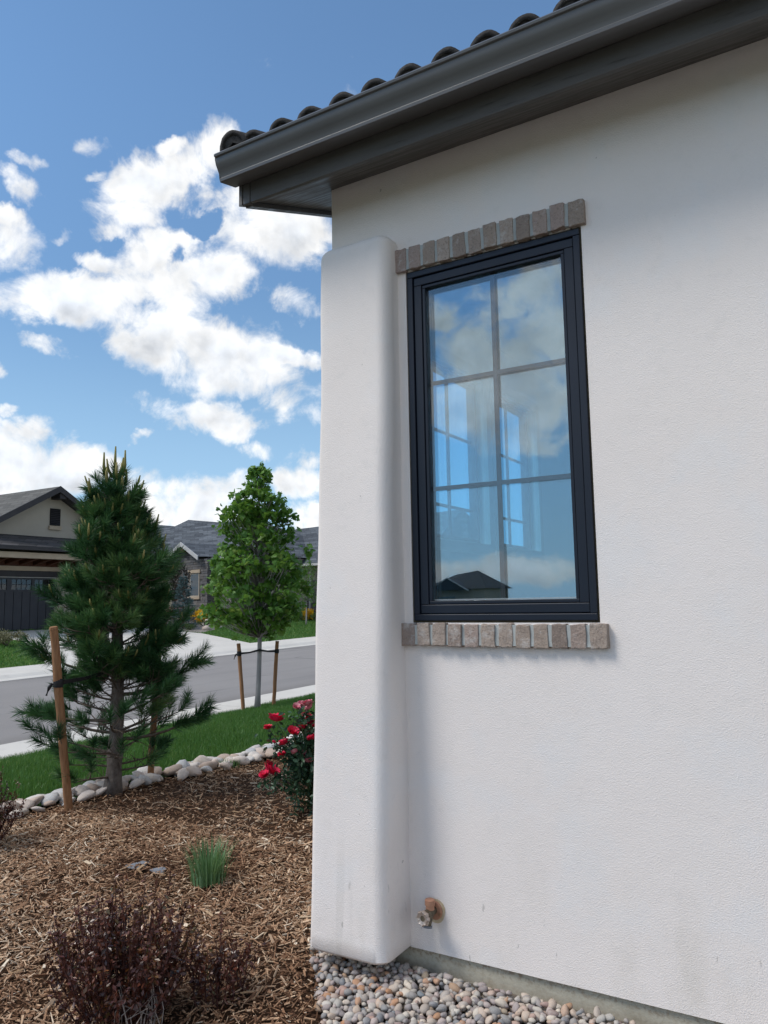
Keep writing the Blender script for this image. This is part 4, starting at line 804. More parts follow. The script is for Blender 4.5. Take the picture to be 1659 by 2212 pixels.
# ---- pine
class CL:
    def __init__(s): s.items = []
    def tube(s, *a, **k): s.items.append((a, k))
def pine():
    P = Vector((-5.17, 1.505, -0.02)); t = thing('pine_tree', P, 'young long-needled pine tree staked in the mulch bed', 'tree')
    ax = lambda h: P + Vector((0.02 * math.sin(2.2 * h), 0.03 * math.sin(1.4 * h + 0.4), h)); trad = lambda h: 0.060 * (1 - h / 2.75) ** 0.9 + 0.008
    m = MB(); hs = lin(0, 2.55, 22); m.tube([ax(h) for h in hs], [trad(h) * (1.25 if h < .05 else 1) * (1 + 0.10 * math.sin(h * 21)) for h in hs], 12); m.build('trunk', M['bark'], t, smooth=True)
    zt = [0.15, 0.35, 0.62, 0.90, 1.08, 1.2, 1.40, 1.62, 1.86, 2.10, 2.30, 2.52, 2.66]; wt = [0.30, 0.38, 0.56, 0.52, 0.46, 0.48, 0.48, 0.48, 0.44, 0.35, 0.28, 0.22, 0.14]
    S, D, Ls, tb = [], [], [], []; br = MB(); cand = CL()
    def shoot(p, d, l, b): S.append(p); D.append(d.normalized()); Ls.append(l); tb.append(b)
    r = random.Random(21); h = 0.20; az = 0.4
    while h < 2.40:
        low = h < 0.80; nb = r.choice((5, 6)) if low else r.choice((7, 8))
        for _ in range(nb):
            az += 2.39996 + r.uniform(-0.6, 0.6); wz = float(np.interp(h + 0.25, zt, wt)); Lb = max(0.10, wz * r.uniform(0.70, 1.16) - (0.04 if low else 0.11))
            rise = Lb * (0.30 if low else 0.55) * r.uniform(0.4, 1.4) - (0.05 if h < 0.4 else 0.0); o = Vector((math.cos(az), math.sin(az), 0)); p0 = ax(h + r.uniform(-.05, .05))
            p2 = p0 + o * Lb + Vector((0, 0, rise)); p1 = p0 + o * Lb * 0.5 + Vector((r.uniform(-.07, .07), r.uniform(-.07, .07), rise * r.uniform(0.1, 0.6))); C = bez(p0, p1, p2, 6)
            r0 = 0.007 + 0.008 * Lb; br.tube(C, [r0 * (1 - 0.7 * i / 5) for i in range(6)], 6)
            tipd = (C[-1] - C[-2]).normalized(); bt = r.uniform(.25, .8); shoot(C[-1] - tipd * 0.05, (tipd + Vector((0, 0, 0.55))), r.uniform(0.12, 0.18), bt)
            t0 = 0.42 if low else 0.25; ns = int(1 + Lb * 4) if low else int(3 + Lb * 15)
            for i in range(ns):
                u = t0 + (1 - t0) * (i + r.random()) / ns; q = min(4, int(u * 5)); f = u * 5 - q; p = C[q] * (1 - f) + C[q + 1] * f; sd = o.cross(Vector((0, 0, 1))) * r.choice((-1, 1))
                d = (o * r.uniform(0.3, 0.9) + sd * r.uniform(0.3, 1.0) + Vector((0, 0, r.uniform(-0.1, 0.7)))).normalized(); l2 = r.uniform(0.05, 0.20) * (0.5 + Lb); e = p + d * l2 + Vector((0, 0, .02))
                br.tube([p, p * 0.5 + e * 0.5 + Vector((0, 0, -.012)), e], [0.0045, 0.0035, 0.003], 5); d2 = (d + Vector((0, 0, 0.55))).normalized(); shoot(e - d2 * 0.02, d2, r.uniform(0.08, 0.15), min(1, max(0, bt + r.uniform(-.25, .2))))
            if h < 1.15:
                for _ in range(6):
                    u = r.uniform(.15, .75); q = min(4, int(u * 5)); p = C[q] * (1 - u * 5 + q) + C[q + 1] * (u * 5 - q); d = Vector((r.uniform(-1, 1), r.uniform(-1, 1), r.uniform(-.4, .7))).normalized(); br.tube([p, p + d * 0.07 + Vector((0, 0, .012)), p + d * r.uniform(.1, .2)], [0.0032, 0.0026, 0.0016], 4)
        h += 0.15 if low else 0.125
    # a few long outlying limbs that break the outline
    for (a, hh, Lb, rise) in ((-0.42, 0.80, 0.58, 0.22), (2.9, 0.98, 0.60, 0.22), (3.3, 0.60, 0.68, 0.04), (0.35, 1.02, 0.48, 0.25), (3.6, 0.50, 0.62, 0.10), (-0.2, 0.45, 0.62, 0.16)):
        # angle measured from the camera's right-hand side
        o = Vector((math.cos(a) * cr.x - math.sin(a) * cf.x, math.cos(a) * cr.y - math.sin(a) * cf.y, 0)).normalized(); p0 = ax(hh); p2 = p0 + o * Lb + Vector((0, 0, rise)); C = bez(p0, p0 + o * Lb * .6 + Vector((0, 0, -.02)), p2, 6); br.tube(C, [0.016, .014, .012, .010, .007, .005], 6)
        for i in range(9):
            u = r.uniform(.62, 1.0); q = min(4, int(u * 5)); f = u * 5 - q; p = C[q] * (1 - f) + C[q + 1] * f; d = (o + Vector((r.uniform(-.8, .8), r.uniform(-.8, .8), r.uniform(0.1, .9)))).normalized(); shoot(p, d, r.uniform(.10, .18), r.uniform(.3, .7))
    top = ax(2.5)
    for i in range(9):
        a = i * 2.4; d = Vector((math.cos(a) * .45, math.sin(a) * .45, 1.0)).normalized(); p = ax(2.28 + 0.02 * i); e = p + d * 0.12; br.tube([p, e], [.006, .005], 5); shoot(e - d * .06, d, 0.15, r.uniform(.35, .6))
        cand.tube([e + d * .08, e + d * .10 + Vector((0, 0, .05)), e + d * .10 + Vector((0, 0, r.uniform(.10, .17)))], [.012, .012, .006], 6, tint=r.random())
    shoot(top, Vector((0, 0, 1)), .16, .5); cand.tube([top + Vector((0, 0, .10)), top + Vector((0, 0, .2)), top + Vector((.003, 0, .345))], [.013, .013, .006], 6, tint=.4)
    cand.tube([top + Vector((.02, .01, .08)), top + Vector((.05, .03, .16)), top + Vector((.055, .04, .25))], [.012, .012, .006], 6, tint=.4); cand.tube([top + Vector((-.02, -.01, .08)), top + Vector((-.05, -.03, .16)), top + Vector((-.055, -.04, .24))], [.012, .012, .006], 6, tint=.5)
    for p, d, l in zip(S, D, Ls):
        if p.z > 1.0 and r.random() < (0.22 if p.z < 1.9 else 0.55):
            e = p + d * l; u = (d * .5 + Vector((0, 0, 1))).normalized(); g = r.uniform(.04, .09) if p.z < 1.9 else r.uniform(.05, .12); cand.tube([e - d * .02, e + u * g * .5, e + u * g], [.009, .0095, .005], 5, tint=r.random())
    br.build('limbs', M['twig'], t, smooth=True)
    for a in cand.items: MB().tube(*a[0], **a[1]).build('candle', M['candle'], t, smooth=True)
    w = WLOC[t]; o = link('crown', needle_mesh('crown', np.array([list(p - w) for p in S]), np.array([list(d) for d in D]), np.array(Ls), 130, 0.100, 0.0036, M['needle'], np.array(tb)), t, w)
    return t
pine()

def tree(name, P, label, trunk_r, hs, ws, ztr, ncl, per, clr, T, F, ls, mat, barkm, seed, tilt=0.7, lean=(0, 0), limb=0.006, droop=0.25, trunk_top=None, cat='tree', group=None, off=(0, 0)):
    """trunk, limbs to leaf clusters spread through a profile (heights hs, half widths ws)"""
    r = random.Random(seed); P = Vector(P); t = thing(name, P, label, cat, group); top = trunk_top or hs[-1] * 0.93
    ax = lambda h: P + Vector((lean[0] * h + 0.02 * math.sin(1.7 * h + seed), lean[1] * h + 0.02 * math.sin(2.1 * h), h)); zs = lin(0, top, 14)
    m = MB(); m.tube([ax(h) for h in zs], [trunk_r * ((1 - 0.9 * h / top) ** 0.8) * (1.35 if h == 0 else 1) + 0.004 for h in zs], 10); m.build('trunk', barkm, t, smooth=True)
    br = MB(); C, cc = [], []; lob = [(r.uniform(0, 6.28), r.uniform(1.5, 4.0)) for _ in range(3)]
    wmax = max(ws)
    while len(C) < ncl:
        h = r.uniform(hs[0], hs[-1]); w = float(np.interp(h, hs, ws))
        if r.random() > w / wmax + 0.06: continue
        a = r.uniform(0, 6.28); lump = 1 + 0.16 * math.sin(3 * a + lob[0][1] * h + lob[0][0]) + 0.12 * math.sin(2 * a - lob[1][1] * h + lob[1][0]); rad = w * min(1.15, lump) * r.random() ** 0.45
        p = ax(h) + Vector((math.cos(a) * rad + off[0] * (h - hs[0]), math.sin(a) * rad + off[1] * (h - hs[0]), 0)); C.append(p); cc.append((a, rad, h))
        hb = max(ztr, h - rad * r.uniform(0.7, 1.1) - 0.05); b = ax(min(hb, top)); mid = b * 0.45 + p * 0.55 + Vector((0, 0, -0.06 * rad)); br.tube([b, mid, p], [limb * (1 + rad), limb * 0.8, limb * 0.35], 4)
    br.build('limbs', barkm, t, smooth=True)
    Cn = np.repeat(np.array([list(p - P) for p in C]), per, 0); n = len(Cn); off = rng.normal(0, 1, (n, 3)); off = unit(off) * (rng.uniform(0, 1, (n, 1)) ** 0.5) * clr; off[:, 2] *= 0.8
    base = np.repeat(np.array([r.uniform(0.2, 0.8) for _ in C]), per); tint = np.clip(base + rng.normal(0, 0.16, n), 0, 1); Rm = rot_rand(n, tilt)
    if droop: Rm = Rm @ np.array([[math.cos(droop), 0, math.sin(droop)], [0, 1, 0], [-math.sin(droop), 0, math.cos(droop)]])
    link('crown', leaf_mesh('crown', T, F, Cn + off, rng.uniform(ls[0], ls[1], n), Rm, tint, mat), t, P); return t
tree('maple_tree', (-7.95, 6.58, -0.16), 'young maple tree with a grey trunk between two stakes on the lawn', 0.038, [1.18, 1.35, 1.60, 1.88, 2.25, 2.55, 2.80, 3.10, 3.35, 3.55, 3.72, 3.86], [0.22, 0.58, 0.80, 0.90, 0.80, 0.68, 0.54, 0.50, 0.40, 0.26, 0.12, 0.03], 1.12, 420, 14, 0.125, MAPLE_T, MAPLE_F, (0.060, 0.112), M['maple'], M['maple_bark'], 5, 0.75, (0.004, 0.0), 0.007)
# wooden stakes and black straps
def stake(a, b, rad, label, grp):
    a, b = Vector(a), Vector(b); t = thing('wooden_stake', a, label, 'stake', grp); r = random.Random(label)
    m = MB(); n = 9; m.tube([a + (b - a) * (i / n) + Vector((r.uniform(-1, 1), r.uniform(-1, 1), 0)) * 0.0025 for i in range(n + 1)], [rad * r.uniform(.95, 1.05) for _ in range(n + 1)], 12); m.build('post', M['stake'], t, smooth=True, sharp=50)
    u = (b - a).normalized(); MB().tube([b - u * 0.012, b + u * 0.004], [rad * 1.05, rad * 0.86], 12).build('cut_top', M['stake'], t); return t
sg = 'round wooden tree stakes'
s1a, s1b = Vector((-5.046, 1.03, -0.05)), Vector((-4.985, 0.805, 1.35)); s2a, s2b = Vector((-5.22, 1.95, -0.05)), Vector((-5.09, 1.914, 1.355)); s3a, s3b = Vector((-8.088, 6.41, -0.25)), Vector((-8.18, 6.38, 0.878)); s4a, s4b = Vector((-7.90, 6.88, -0.25)), Vector((-7.84, 6.91, 0.890))
stake(s1a, s1b, 0.030, 'thick brown wooden stake in the mulch left of the pine trunk', sg); stake(s2a, s2b, 0.027, 'wooden stake half hidden by needles right of the pine trunk', sg)
stake(s3a, s3b, 0.030, 'wooden stake on the lawn left of the maple trunk', sg); stake(s4a, s4b, 0.030, 'wooden stake on the lawn right of the maple trunk', sg)
def strap(pts, label, wraps):
    pts = [Vector(p) for p in pts]; t = thing('tree_strap', pts[0], label, 'strap', 'black tree straps'); m = MB()
    for a, b in zip(pts[:-1], pts[1:]):
        d = (b - a).normalized(); s = d.cross(Vector((0, 0, 1))).normalized() * 0.0025; w = Vector((0, 0, 0.017)); mid = (a + b) / 2 + Vector((0, 0, -0.012)); V = []
        for p, tw in ((a, 1), (mid, 0.75), (b, 1)): V += [p - s - w * tw, p + s - w * tw, p + s + w * tw, p - s + w * tw]
        m.add(V, [(i * 4 + j, i * 4 + (j + 1) % 4, (i + 1) * 4 + (j + 1) % 4, (i + 1) * 4 + j) for i in range(2) for j in range(4)] + [(3, 2, 1, 0), (8, 9, 10, 11)])
    m.build('webbing', M['strap'], t)
    for c, rr, hh in wraps:
        c = Vector(c); q = MB(); q.tube([c + Vector((0, 0, -hh)), c + Vector((0.003, 0, 0)), c + Vector((0, 0, hh))], [rr, rr * 1.08, rr], 14); q.build('wrap', M['strap'], t, smooth=True, sharp=60)
    c = Vector(wraps[0][0]) + cr * -0.035 - cf * 0.02; MB().tube([c, c + Vector((-0.02, -0.01, -0.03)), c + Vector((-0.035, -0.02, -0.085))], [0.011, 0.013, 0.008], 6).build('loose_end', M['strap'], t)
lerp = lambda a, b, t: a + (b - a) * t
k1 = lerp(s1a, s1b, 0.71); k2 = lerp(s2a, s2b, 0.70)
strap([k1, Vector((-5.12, 1.44, 0.98))], 'black strap from the left pine stake to the pine trunk', [(k1, 0.0335, 0.028)])
strap([k2, Vector((-5.15, 1.56, 0.98))], 'black strap from the right pine stake to the pine trunk', [(k2, 0.031, 0.024)])
k3 = lerp(s3a, s3b, 0.865); k4 = lerp(s4a, s4b, 0.865)
strap([k3, Vector((-7.90, 6.545, 0.775)), k4], 'black strap slung between the two maple stakes', [(k3, 0.034, 0.035), (k4, 0.034, 0.03)])

# ---- rose bush
def rose():
    P = Vector((-3.38, 1.95, 0.0)); t = thing('rose_bush', P, 'rose bush with red and pink blooms beside the white buttress', 'rose bush'); r = random.Random(9)
    BL = [(-3.566, 1.602, 0.677, 0.043, 'r'), (-3.691, 1.666, 0.6, 0.027, 'r'), (-3.377, 1.595, 0.772, 0.022, 'p'), (-3.472, 1.775, 0.765, 0.024, 'p'), (-3.335, 1.667, 0.789, 0.034, 'p'), (-3.346, 1.697, 0.755, 0.028, 'p'), (-3.43, 1.775, 0.682, 0.03, 'r'), (-3.338, 1.712, 0.652, 0.023, 'd'), (-3.342, 1.754, 0.624, 0.02, 'r'), (-3.393, 1.574, 0.602, 0.03, 'r'), (-3.471, 1.742, 0.591, 0.023, 'p'), (-3.415, 1.709, 0.613, 0.026, 'r'), (-3.499, 1.61, 0.515, 0.029, 'r'), (-3.545, 1.718, 0.509, 0.018, 'r'), (-3.516, 1.603, 0.436, 0.024, 'r'), (-3.583, 1.597, 0.515, 0.011, 'r'), (-3.41, 1.614, 0.461, 0.02, 'p'), (-3.402, 1.702, 0.431, 0.026, 'p'), (-3.309, 1.682, 0.55, 0.026, 'r'), (-3.349, 1.698, 0.389, 0.028, 'p'), (-3.668, 1.663, 0.300, 0.047, 'r'), (-3.632, 1.546, 0.298, 0.028, 'r'), (-3.15, 2.0, 0.80, 0.03, 'r'), (-3.2, 2.2, 0.7, 0.028, 'p')]
    st = MB(); C = []
    for (x, y, z, rr, c) in BL:
        b = P + Vector((r.uniform(-.08, .08), r.uniform(-.08, .08), 0)); e = Vector((x, y, z - rr * .4)); mid = (b + e) / 2 + (e - b).cross(Vector((0, 0, 1))) * .06 + Vector((0, 0, .05)); cv = bez(b, mid, e, 7); st.tube(cv, [.006, .0055, .005, .0045, .004, .003, .0025], 5)
        for q in cv[3:-1]: C += [q + Vector((r.uniform(-.05, .05), r.uniform(-.05, .05), r.uniform(-.03, .03))) for _ in range(2)]
        C.append(e + Vector((r.uniform(-.03, .03), r.uniform(-.03, .03), -.045)))
    for _ in range(190):
        a = r.uniform(0, 6.28); h = r.uniform(.03, .62); w = float(np.interp(h, [0, .15, .4, .62], [.20, .33, .36, .22])) * r.random() ** .5; p = P + Vector((math.cos(a) * w, math.sin(a) * w, h)); C.append(p)
        if r.random() < .4: st.tube([P + Vector((math.cos(a) * .05, math.sin(a) * .05, 0)), P + Vector((math.cos(a) * w * .6, math.sin(a) * w * .6, h * .65)), p], [.005, .004, .002], 4)
    st.build('stems', M['stem_green'], t, smooth=True); per = 9; Cn = np.repeat(np.array([list(p - P) for p in C]), per, 0); n = len(Cn)
    link('foliage', leaf_mesh('foliage', OVAL_T, OVAL_F, Cn + rng.normal(0, .028, (n, 3)), rng.uniform(.026, .050, n), rot_rand(n, .75), np.clip(np.repeat(rng.uniform(.1, .75, len(C)), per) + rng.normal(0, .14, n), 0, 1), M['rose_leaf']), t, P)
    # a bloom: rings of cupped petals
    def bloom(seed, mat, openness):
        q = random.Random(seed); m = MB()
        for ringi, (np_, rad, el, ln) in enumerate(((3, .12, 1.35, .55), (4, .22, 1.1, .75), (5, .30, .75 - .2 * openness, .95), (6, .34, .35 - .3 * openness, 1.05))):
            for i in range(np_):
                a = (i + .5 * (ringi % 2) + q.uniform(-.15, .15)) * 6.283 / np_; e = el + q.uniform(-.15, .15); L_ = ln * q.uniform(.85, 1.1); wd = L_ * q.uniform(.42, .58); V = []
                u = Vector((math.cos(a), math.sin(a), 0)); s = Vector((-math.sin(a), math.cos(a), 0))
                for iy, ty in enumerate((0, .4, .75, 1.0)):
                    for tx in (-1, -.4, .4, 1): 
                        w = wd * (.45, .95, 1.0, .72)[iy]; d = L_ * ty; cz = math.sin(e + .35 * ty) * d; cx_ = math.cos(e - .5 * ty * openness) * d * .75; V.append(u * (rad * .5 + cx_ - .12 * tx * tx * w) + s * (tx * w) + Vector((0, 0, cz + .10 * tx * tx - .25 + .03 * q.uniform(-1, 1) - (.12 * openness if iy == 3 else 0))))
                m.add(V, [(r_ * 4 + c_, r_ * 4 + c_ + 1, (r_ + 1) * 4 + c_ + 1, (r_ + 1) * 4 + c_) for r_ in range(3) for c_ in range(3)], q.random())
        return m.mesh('bloom', mat, True)
    bm_ = {'r': [bloom(i, M['rose_red'], .5 + .2 * i) for i in range(3)], 'p': [bloom(9 + i, M['rose_pink'], 1.0) for i in range(3)], 'd': [bloom(20, M['rose_dark'], .8)]}
    for (x, y, z, rr, c) in BL: link('bloom', r.choice(bm_[c]), t, (x, y, z), (r.uniform(.1, .7), r.uniform(-.6, .2), r.uniform(0, 6.3)), (rr * 1.5,) * 3)
rose()

# ---- barberries
def barberry(P, label, nst, rad, h, seed, per=44):
    P = Vector(P); t = thing('barberry_bush', P, label, 'shrub', 'dark red barberry bushes'); r = random.Random(seed); st = MB(); C, tn, yaw = [], [], []
    for i in range(nst):
        a = r.uniform(0, 6.28); q = r.random() ** .6; o = Vector((math.cos(a), math.sin(a), 0)); L_ = h * r.uniform(.55, 1.0) * (1.05 - .35 * q * q); b = P + o * .10 * q; e = P + o * rad * q * r.uniform(.8, 1.15) + Vector((r.uniform(-.04, .04), r.uniform(-.04, .04), L_)); m_ = (b + e) / 2 + o * rad * .18 * q; cv = bez(b, m_, e, 6); st.tube(cv, [.0035, .003, .0028, .0022, .0018, .001], 4); bt = r.uniform(.05, .85)
        for k in range(per):
            u = r.uniform(.18, 1.0) * 5; g = min(4, int(u)); p = cv[g] + (cv[g + 1] - cv[g]) * (u - g); C.append(list(p - P)); tn.append(bt + r.gauss(0, .15))
        for _ in range(2):
            g = r.choice((2, 3)); d = (o * .5 + Vector((r.uniform(-1, 1), r.uniform(-1, 1), 1.3))).normalized() * r.uniform(.05, .11); st.tube([cv[g], cv[g] + d], [.002, .001], 3)
            for k in range(10): C.append(list(cv[g] + d * r.uniform(.2, 1) - P)); tn.append(bt + r.gauss(0, .15))
    st.build('stems', M['stem_red'], t); n = len(C); link('foliage', leaf_mesh('foliage', DIA_T, DIA_F, np.array(C) + rng.normal(0, .005, (n, 3)), rng.uniform(.014, .027, n), rot_rand(n, .95), np.clip(np.array(tn), 0, 1), M['barberry']), t, P); return t
b1 = barberry((-2.36, -0.77, 0.0), 'large dark red barberry bush in the foreground mulch', 120, 0.27, 0.52, 3)
g = MB()
for i in range(26):
    x, y = -2.23 + random.uniform(-.09, .09), -0.80 + random.uniform(-.07, .05); g.tube([(x, y, 0), (x + random.uniform(-.03, .03), y + random.uniform(-.03, .03), .10), (x + random.uniform(-.06, .06), y + random.uniform(-.05, .05), random.uniform(.12, .24))], [.0022, .002, .001], 4)
g.build('dead_stems', M['stem_grey'], b1)
barberry((-2.13, -0.50, 0.0), 'sparse barberry sprig right of the large barberry bush', 22, 0.10, 0.33, 8, 30)
barberry((-4.85, 0.22, 0.0), 'dark red barberry bush cut by the left picture edge', 80, 0.24, 0.56, 4)
# ---- grass tuft and weed
def tuft(P, label, n, h, rad, seed, name='grass_tuft'):
    P = Vector(P); r = random.Random(seed); V, F, T = [], [], []
    for i in range(n):
        a = r.uniform(0, 6.28); q = r.random() ** .6 * rad; o = Vector((math.cos(a), math.sin(a), 0)); b = o * q; L_ = h * r.uniform(.5, 1.05); fan = r.uniform(.1, .75); s = Vector((-math.sin(a + r.uniform(-.8, .8)), math.cos(a), 0)).normalized() * r.uniform(.002, .004); k = len(V); tt = r.random()
        for j, u in enumerate((0, .35, .7, 1)):
            p = b + o * (fan * L_ * .6 * u * u) + Vector((0, 0, L_ * (u - .25 * fan * u * u))); w = (1, .95, .6, .05)[j]; V += [list(p - s * w), list(p + s * w)]; T += [tt, tt]
        for j in range(3): F += [k + 2 * j, k + 2 * j + 1, k + 2 * j + 3, k + 2 * j + 2]
    o = link(name, mesh_np(name, np.array(V), 4, np.array(F), M['grass_tuft'], False, np.array(T)), None, P); return tag(o, label, 'grass')
tuft((-3.10, 0.45, 0.0), 'small tuft of blue-green ornamental grass in the mulch', 300, 0.235, 0.10, 2)
tuft((-5.02, 2.72, 0.0), 'low green weed growing at the foot of the river rocks', 110, 0.10, 0.10, 6, 'weed')

# ---- planting across the street
def bush(name, P, label, rx, h, n, ls, mat, seed, cat='shrub', group=None, lump=9):
    P = Vector((P[0], P[1], z_far(P[0], P[1]))); r = random.Random(seed); t = thing(name, P, label, cat, group); L_ = [(r.uniform(-.6, .6) * rx, r.uniform(-.6, .6) * rx, r.uniform(.25, .75) * h, r.uniform(.3, .55)) for _ in range(lump)]
    k = [r.choice(L_) for _ in range(n)]; C = np.array([(x, y, z) for x, y, z, s in k]); s = np.array([s for *_, s in k])[:, None]; d = unit(rng.normal(0, 1, (n, 3))) * rng.uniform(0, 1, (n, 1)) ** .4 * s * np.array([[rx, rx, h * .7]]); C = C + d; C[:, 2] = np.abs(C[:, 2])
    o = link('foliage', leaf_mesh('foliage', DIA_T, DIA_F, C, rng.uniform(ls[0], ls[1], n), rot_rand(n, 1.0), np.clip(rng.normal(.5, .22, n), 0, 1), mat), t, P)
    m = MB()
    for i in range(6): x, y, z, _ = r.choice(L_); m.tube([P, P + Vector((x * .6, y * .6, z * .7)), P + Vector((x, y, z))], [.02, .014, .006], 4)
    m.build('stems', M['twig'], t); return t
def spruce(P, h, rad, label, seed):
    P = Vector((P[0], P[1], z_far(P[0], P[1]))); t = thing('blue_spruce', P, label, 'tree'); r = random.Random(seed); MB().tube([P, P + Vector((0, 0, h * .5)), P + Vector((0, 0, h * .96))], [.05, .03, .006], 6).build('trunk', M['twig'], t); S, D, L_, tb = [], [], [], []; br = MB(); z = .08
    while z < h * .93:
        w = rad * (1 - z / h) ** .85 * r.uniform(.85, 1.1)
        for i in range(int(7 + 8 * w)):
            a = r.uniform(0, 6.28); o = Vector((math.cos(a), math.sin(a), r.uniform(-.05, .25))).normalized(); b = Vector((0, 0, z)); br.tube([P + b, P + b + o * w], [.012, .004], 3)
            for u in (.3, .5, .7, .85): 
                S.append(list(b + o * w * u)); D.append(list((o + Vector((r.uniform(-.6, .6), r.uniform(-.6, .6), r.uniform(-.1, .4)))).normalized())); L_.append(.07 + .16 * w); tb.append(r.uniform(.15, .85))
        z += .095
    for i in range(4): S.append([0, 0, h * (.82 + .04 * i)]); D.append([r.uniform(-.2, .2), r.uniform(-.2, .2), 1]); L_.append(.12); tb.append(.8)
    br.build('limbs', M['twig'], t); link('crown', needle_mesh('crown', np.array(S), unit(np.array(D)), np.array(L_), 26, .05, .014, M['spruce'], np.array(tb), (.5, 1.1)), t, P); return t
spruce((-25.75, 22.41), 2.5, .68, 'small blue spruce in the rock bed beside the driveway', 3)
sh = 'shrubs across the street'
bush('shrub', (-28.0, 22.85), 'loose green shrub left of the blue spruce', .75, .85, 1500, (.05, .09), M['shrub'], 1, group=sh); bush('shrub', (-25.7, 23.75), 'low bright green shrub at the right foot of the blue spruce', .42, .42, 900, (.04, .07), M['shrub'], 2, group=sh)
bush('shrub', (-25.0, 22.1), 'tiny green shrub at the front corner of the rock bed', .30, .30, 500, (.04, .06), M['shrub'], 3, group=sh); bush('shrub', (-24.2, 13.0), 'straw coloured shrub at the driveway edge far left', .62, .55, 1700, (.05, .09), M['pale_shrub'], 4, group=sh)
bush('shrub', (-30.2, 26.0), 'pink flowering shrub under the stone house window', .6, .75, 1200, (.05, .08), M['pinkfl'], 5, group=sh); bush('shrub', (-28.9, 26.3), 'broad green shrub below the stone house wall', .7, .7, 1500, (.05, .09), M['shrub'], 12, group=sh); bush('shrub', (-24.6, 31.2), 'dark green shrub near the downpipe of the stone house', .5, .55, 1000, (.05, .09), M['shrub'], 6, group=sh); bush('shrub', (-25.6, 30.6), 'low green shrub under the yellow flowers by the right wing', .6, .40, 900, (.05, .08), M['shrub'], 13, group=sh)
yf = 'yellow flowers across the street'
bush('yellow_flowers', (-28.0, 25.9), 'wide clump of yellow flowers right of the blue spruce', .60, .70, 900, (.09, .15), M['yellow'], 7, 'flowers', yf); bush('yellow_flowers', (-27.5, 26.6), 'bright yellow flowers just left of the maple crown', .55, .62, 800, (.09, .15), M['yellow'], 8, 'flowers', yf); bush('yellow_flowers', (-25.6, 31.7), 'yellow flowers by the right wing of the stone house', .55, .70, 800, (.09, .15), M['yellow'], 9, 'flowers', yf)
tree('plum_tree', (-29.2, 25.2, z_far(-29.2, 25.2)), 'small dark leaved tree in front of the stone house window', .05, [1.1, 1.5, 2.1, 2.7, 3.15], [.3, .75, .80, .55, .1], 1.0, 90, 14, .22, OVAL_T, OVAL_F, (.09, .14), M['plum'], M['twig'], 11, .8, limb=.012)
tree('sapling', (-23.67, 28.81, z_far(-23.67, 28.81)), 'thin young tree on the far lawn next to the white wall', .035, [1.3, 1.7, 2.3, 2.9, 3.4], [.25, .58, .62, .42, .08], 1.2, 90, 12, .2, OVAL_T, OVAL_F, (.07, .11), M['maple'], M['maple_bark'], 13, .8, limb=.009)
rk2 = [stone_mesh('boulder', M['river_rock'], 500 + i, 2, .2, .7) for i in range(4)]
for (x, y, s, lab) in ((-24.6, 22.7, .22, 'grey boulder at the curved edge of the rock bed'), (-25.1, 24.0, .18, 'small boulder behind the low green shrub in the rock bed'), (-27.0, 25.4, .25, 'boulder in front of the yellow flowers'), (-27.0, 22.1, .2, 'boulder between the spruce and the driveway')): tag(link('boulder', random.choice(rk2), None, (x, y, z_far(x, y) + s * .3), (.2, .1, random.uniform(0, 6)), (s * 1.3, s, s)), lab, 'boulder', 'boulders in the rock bed')

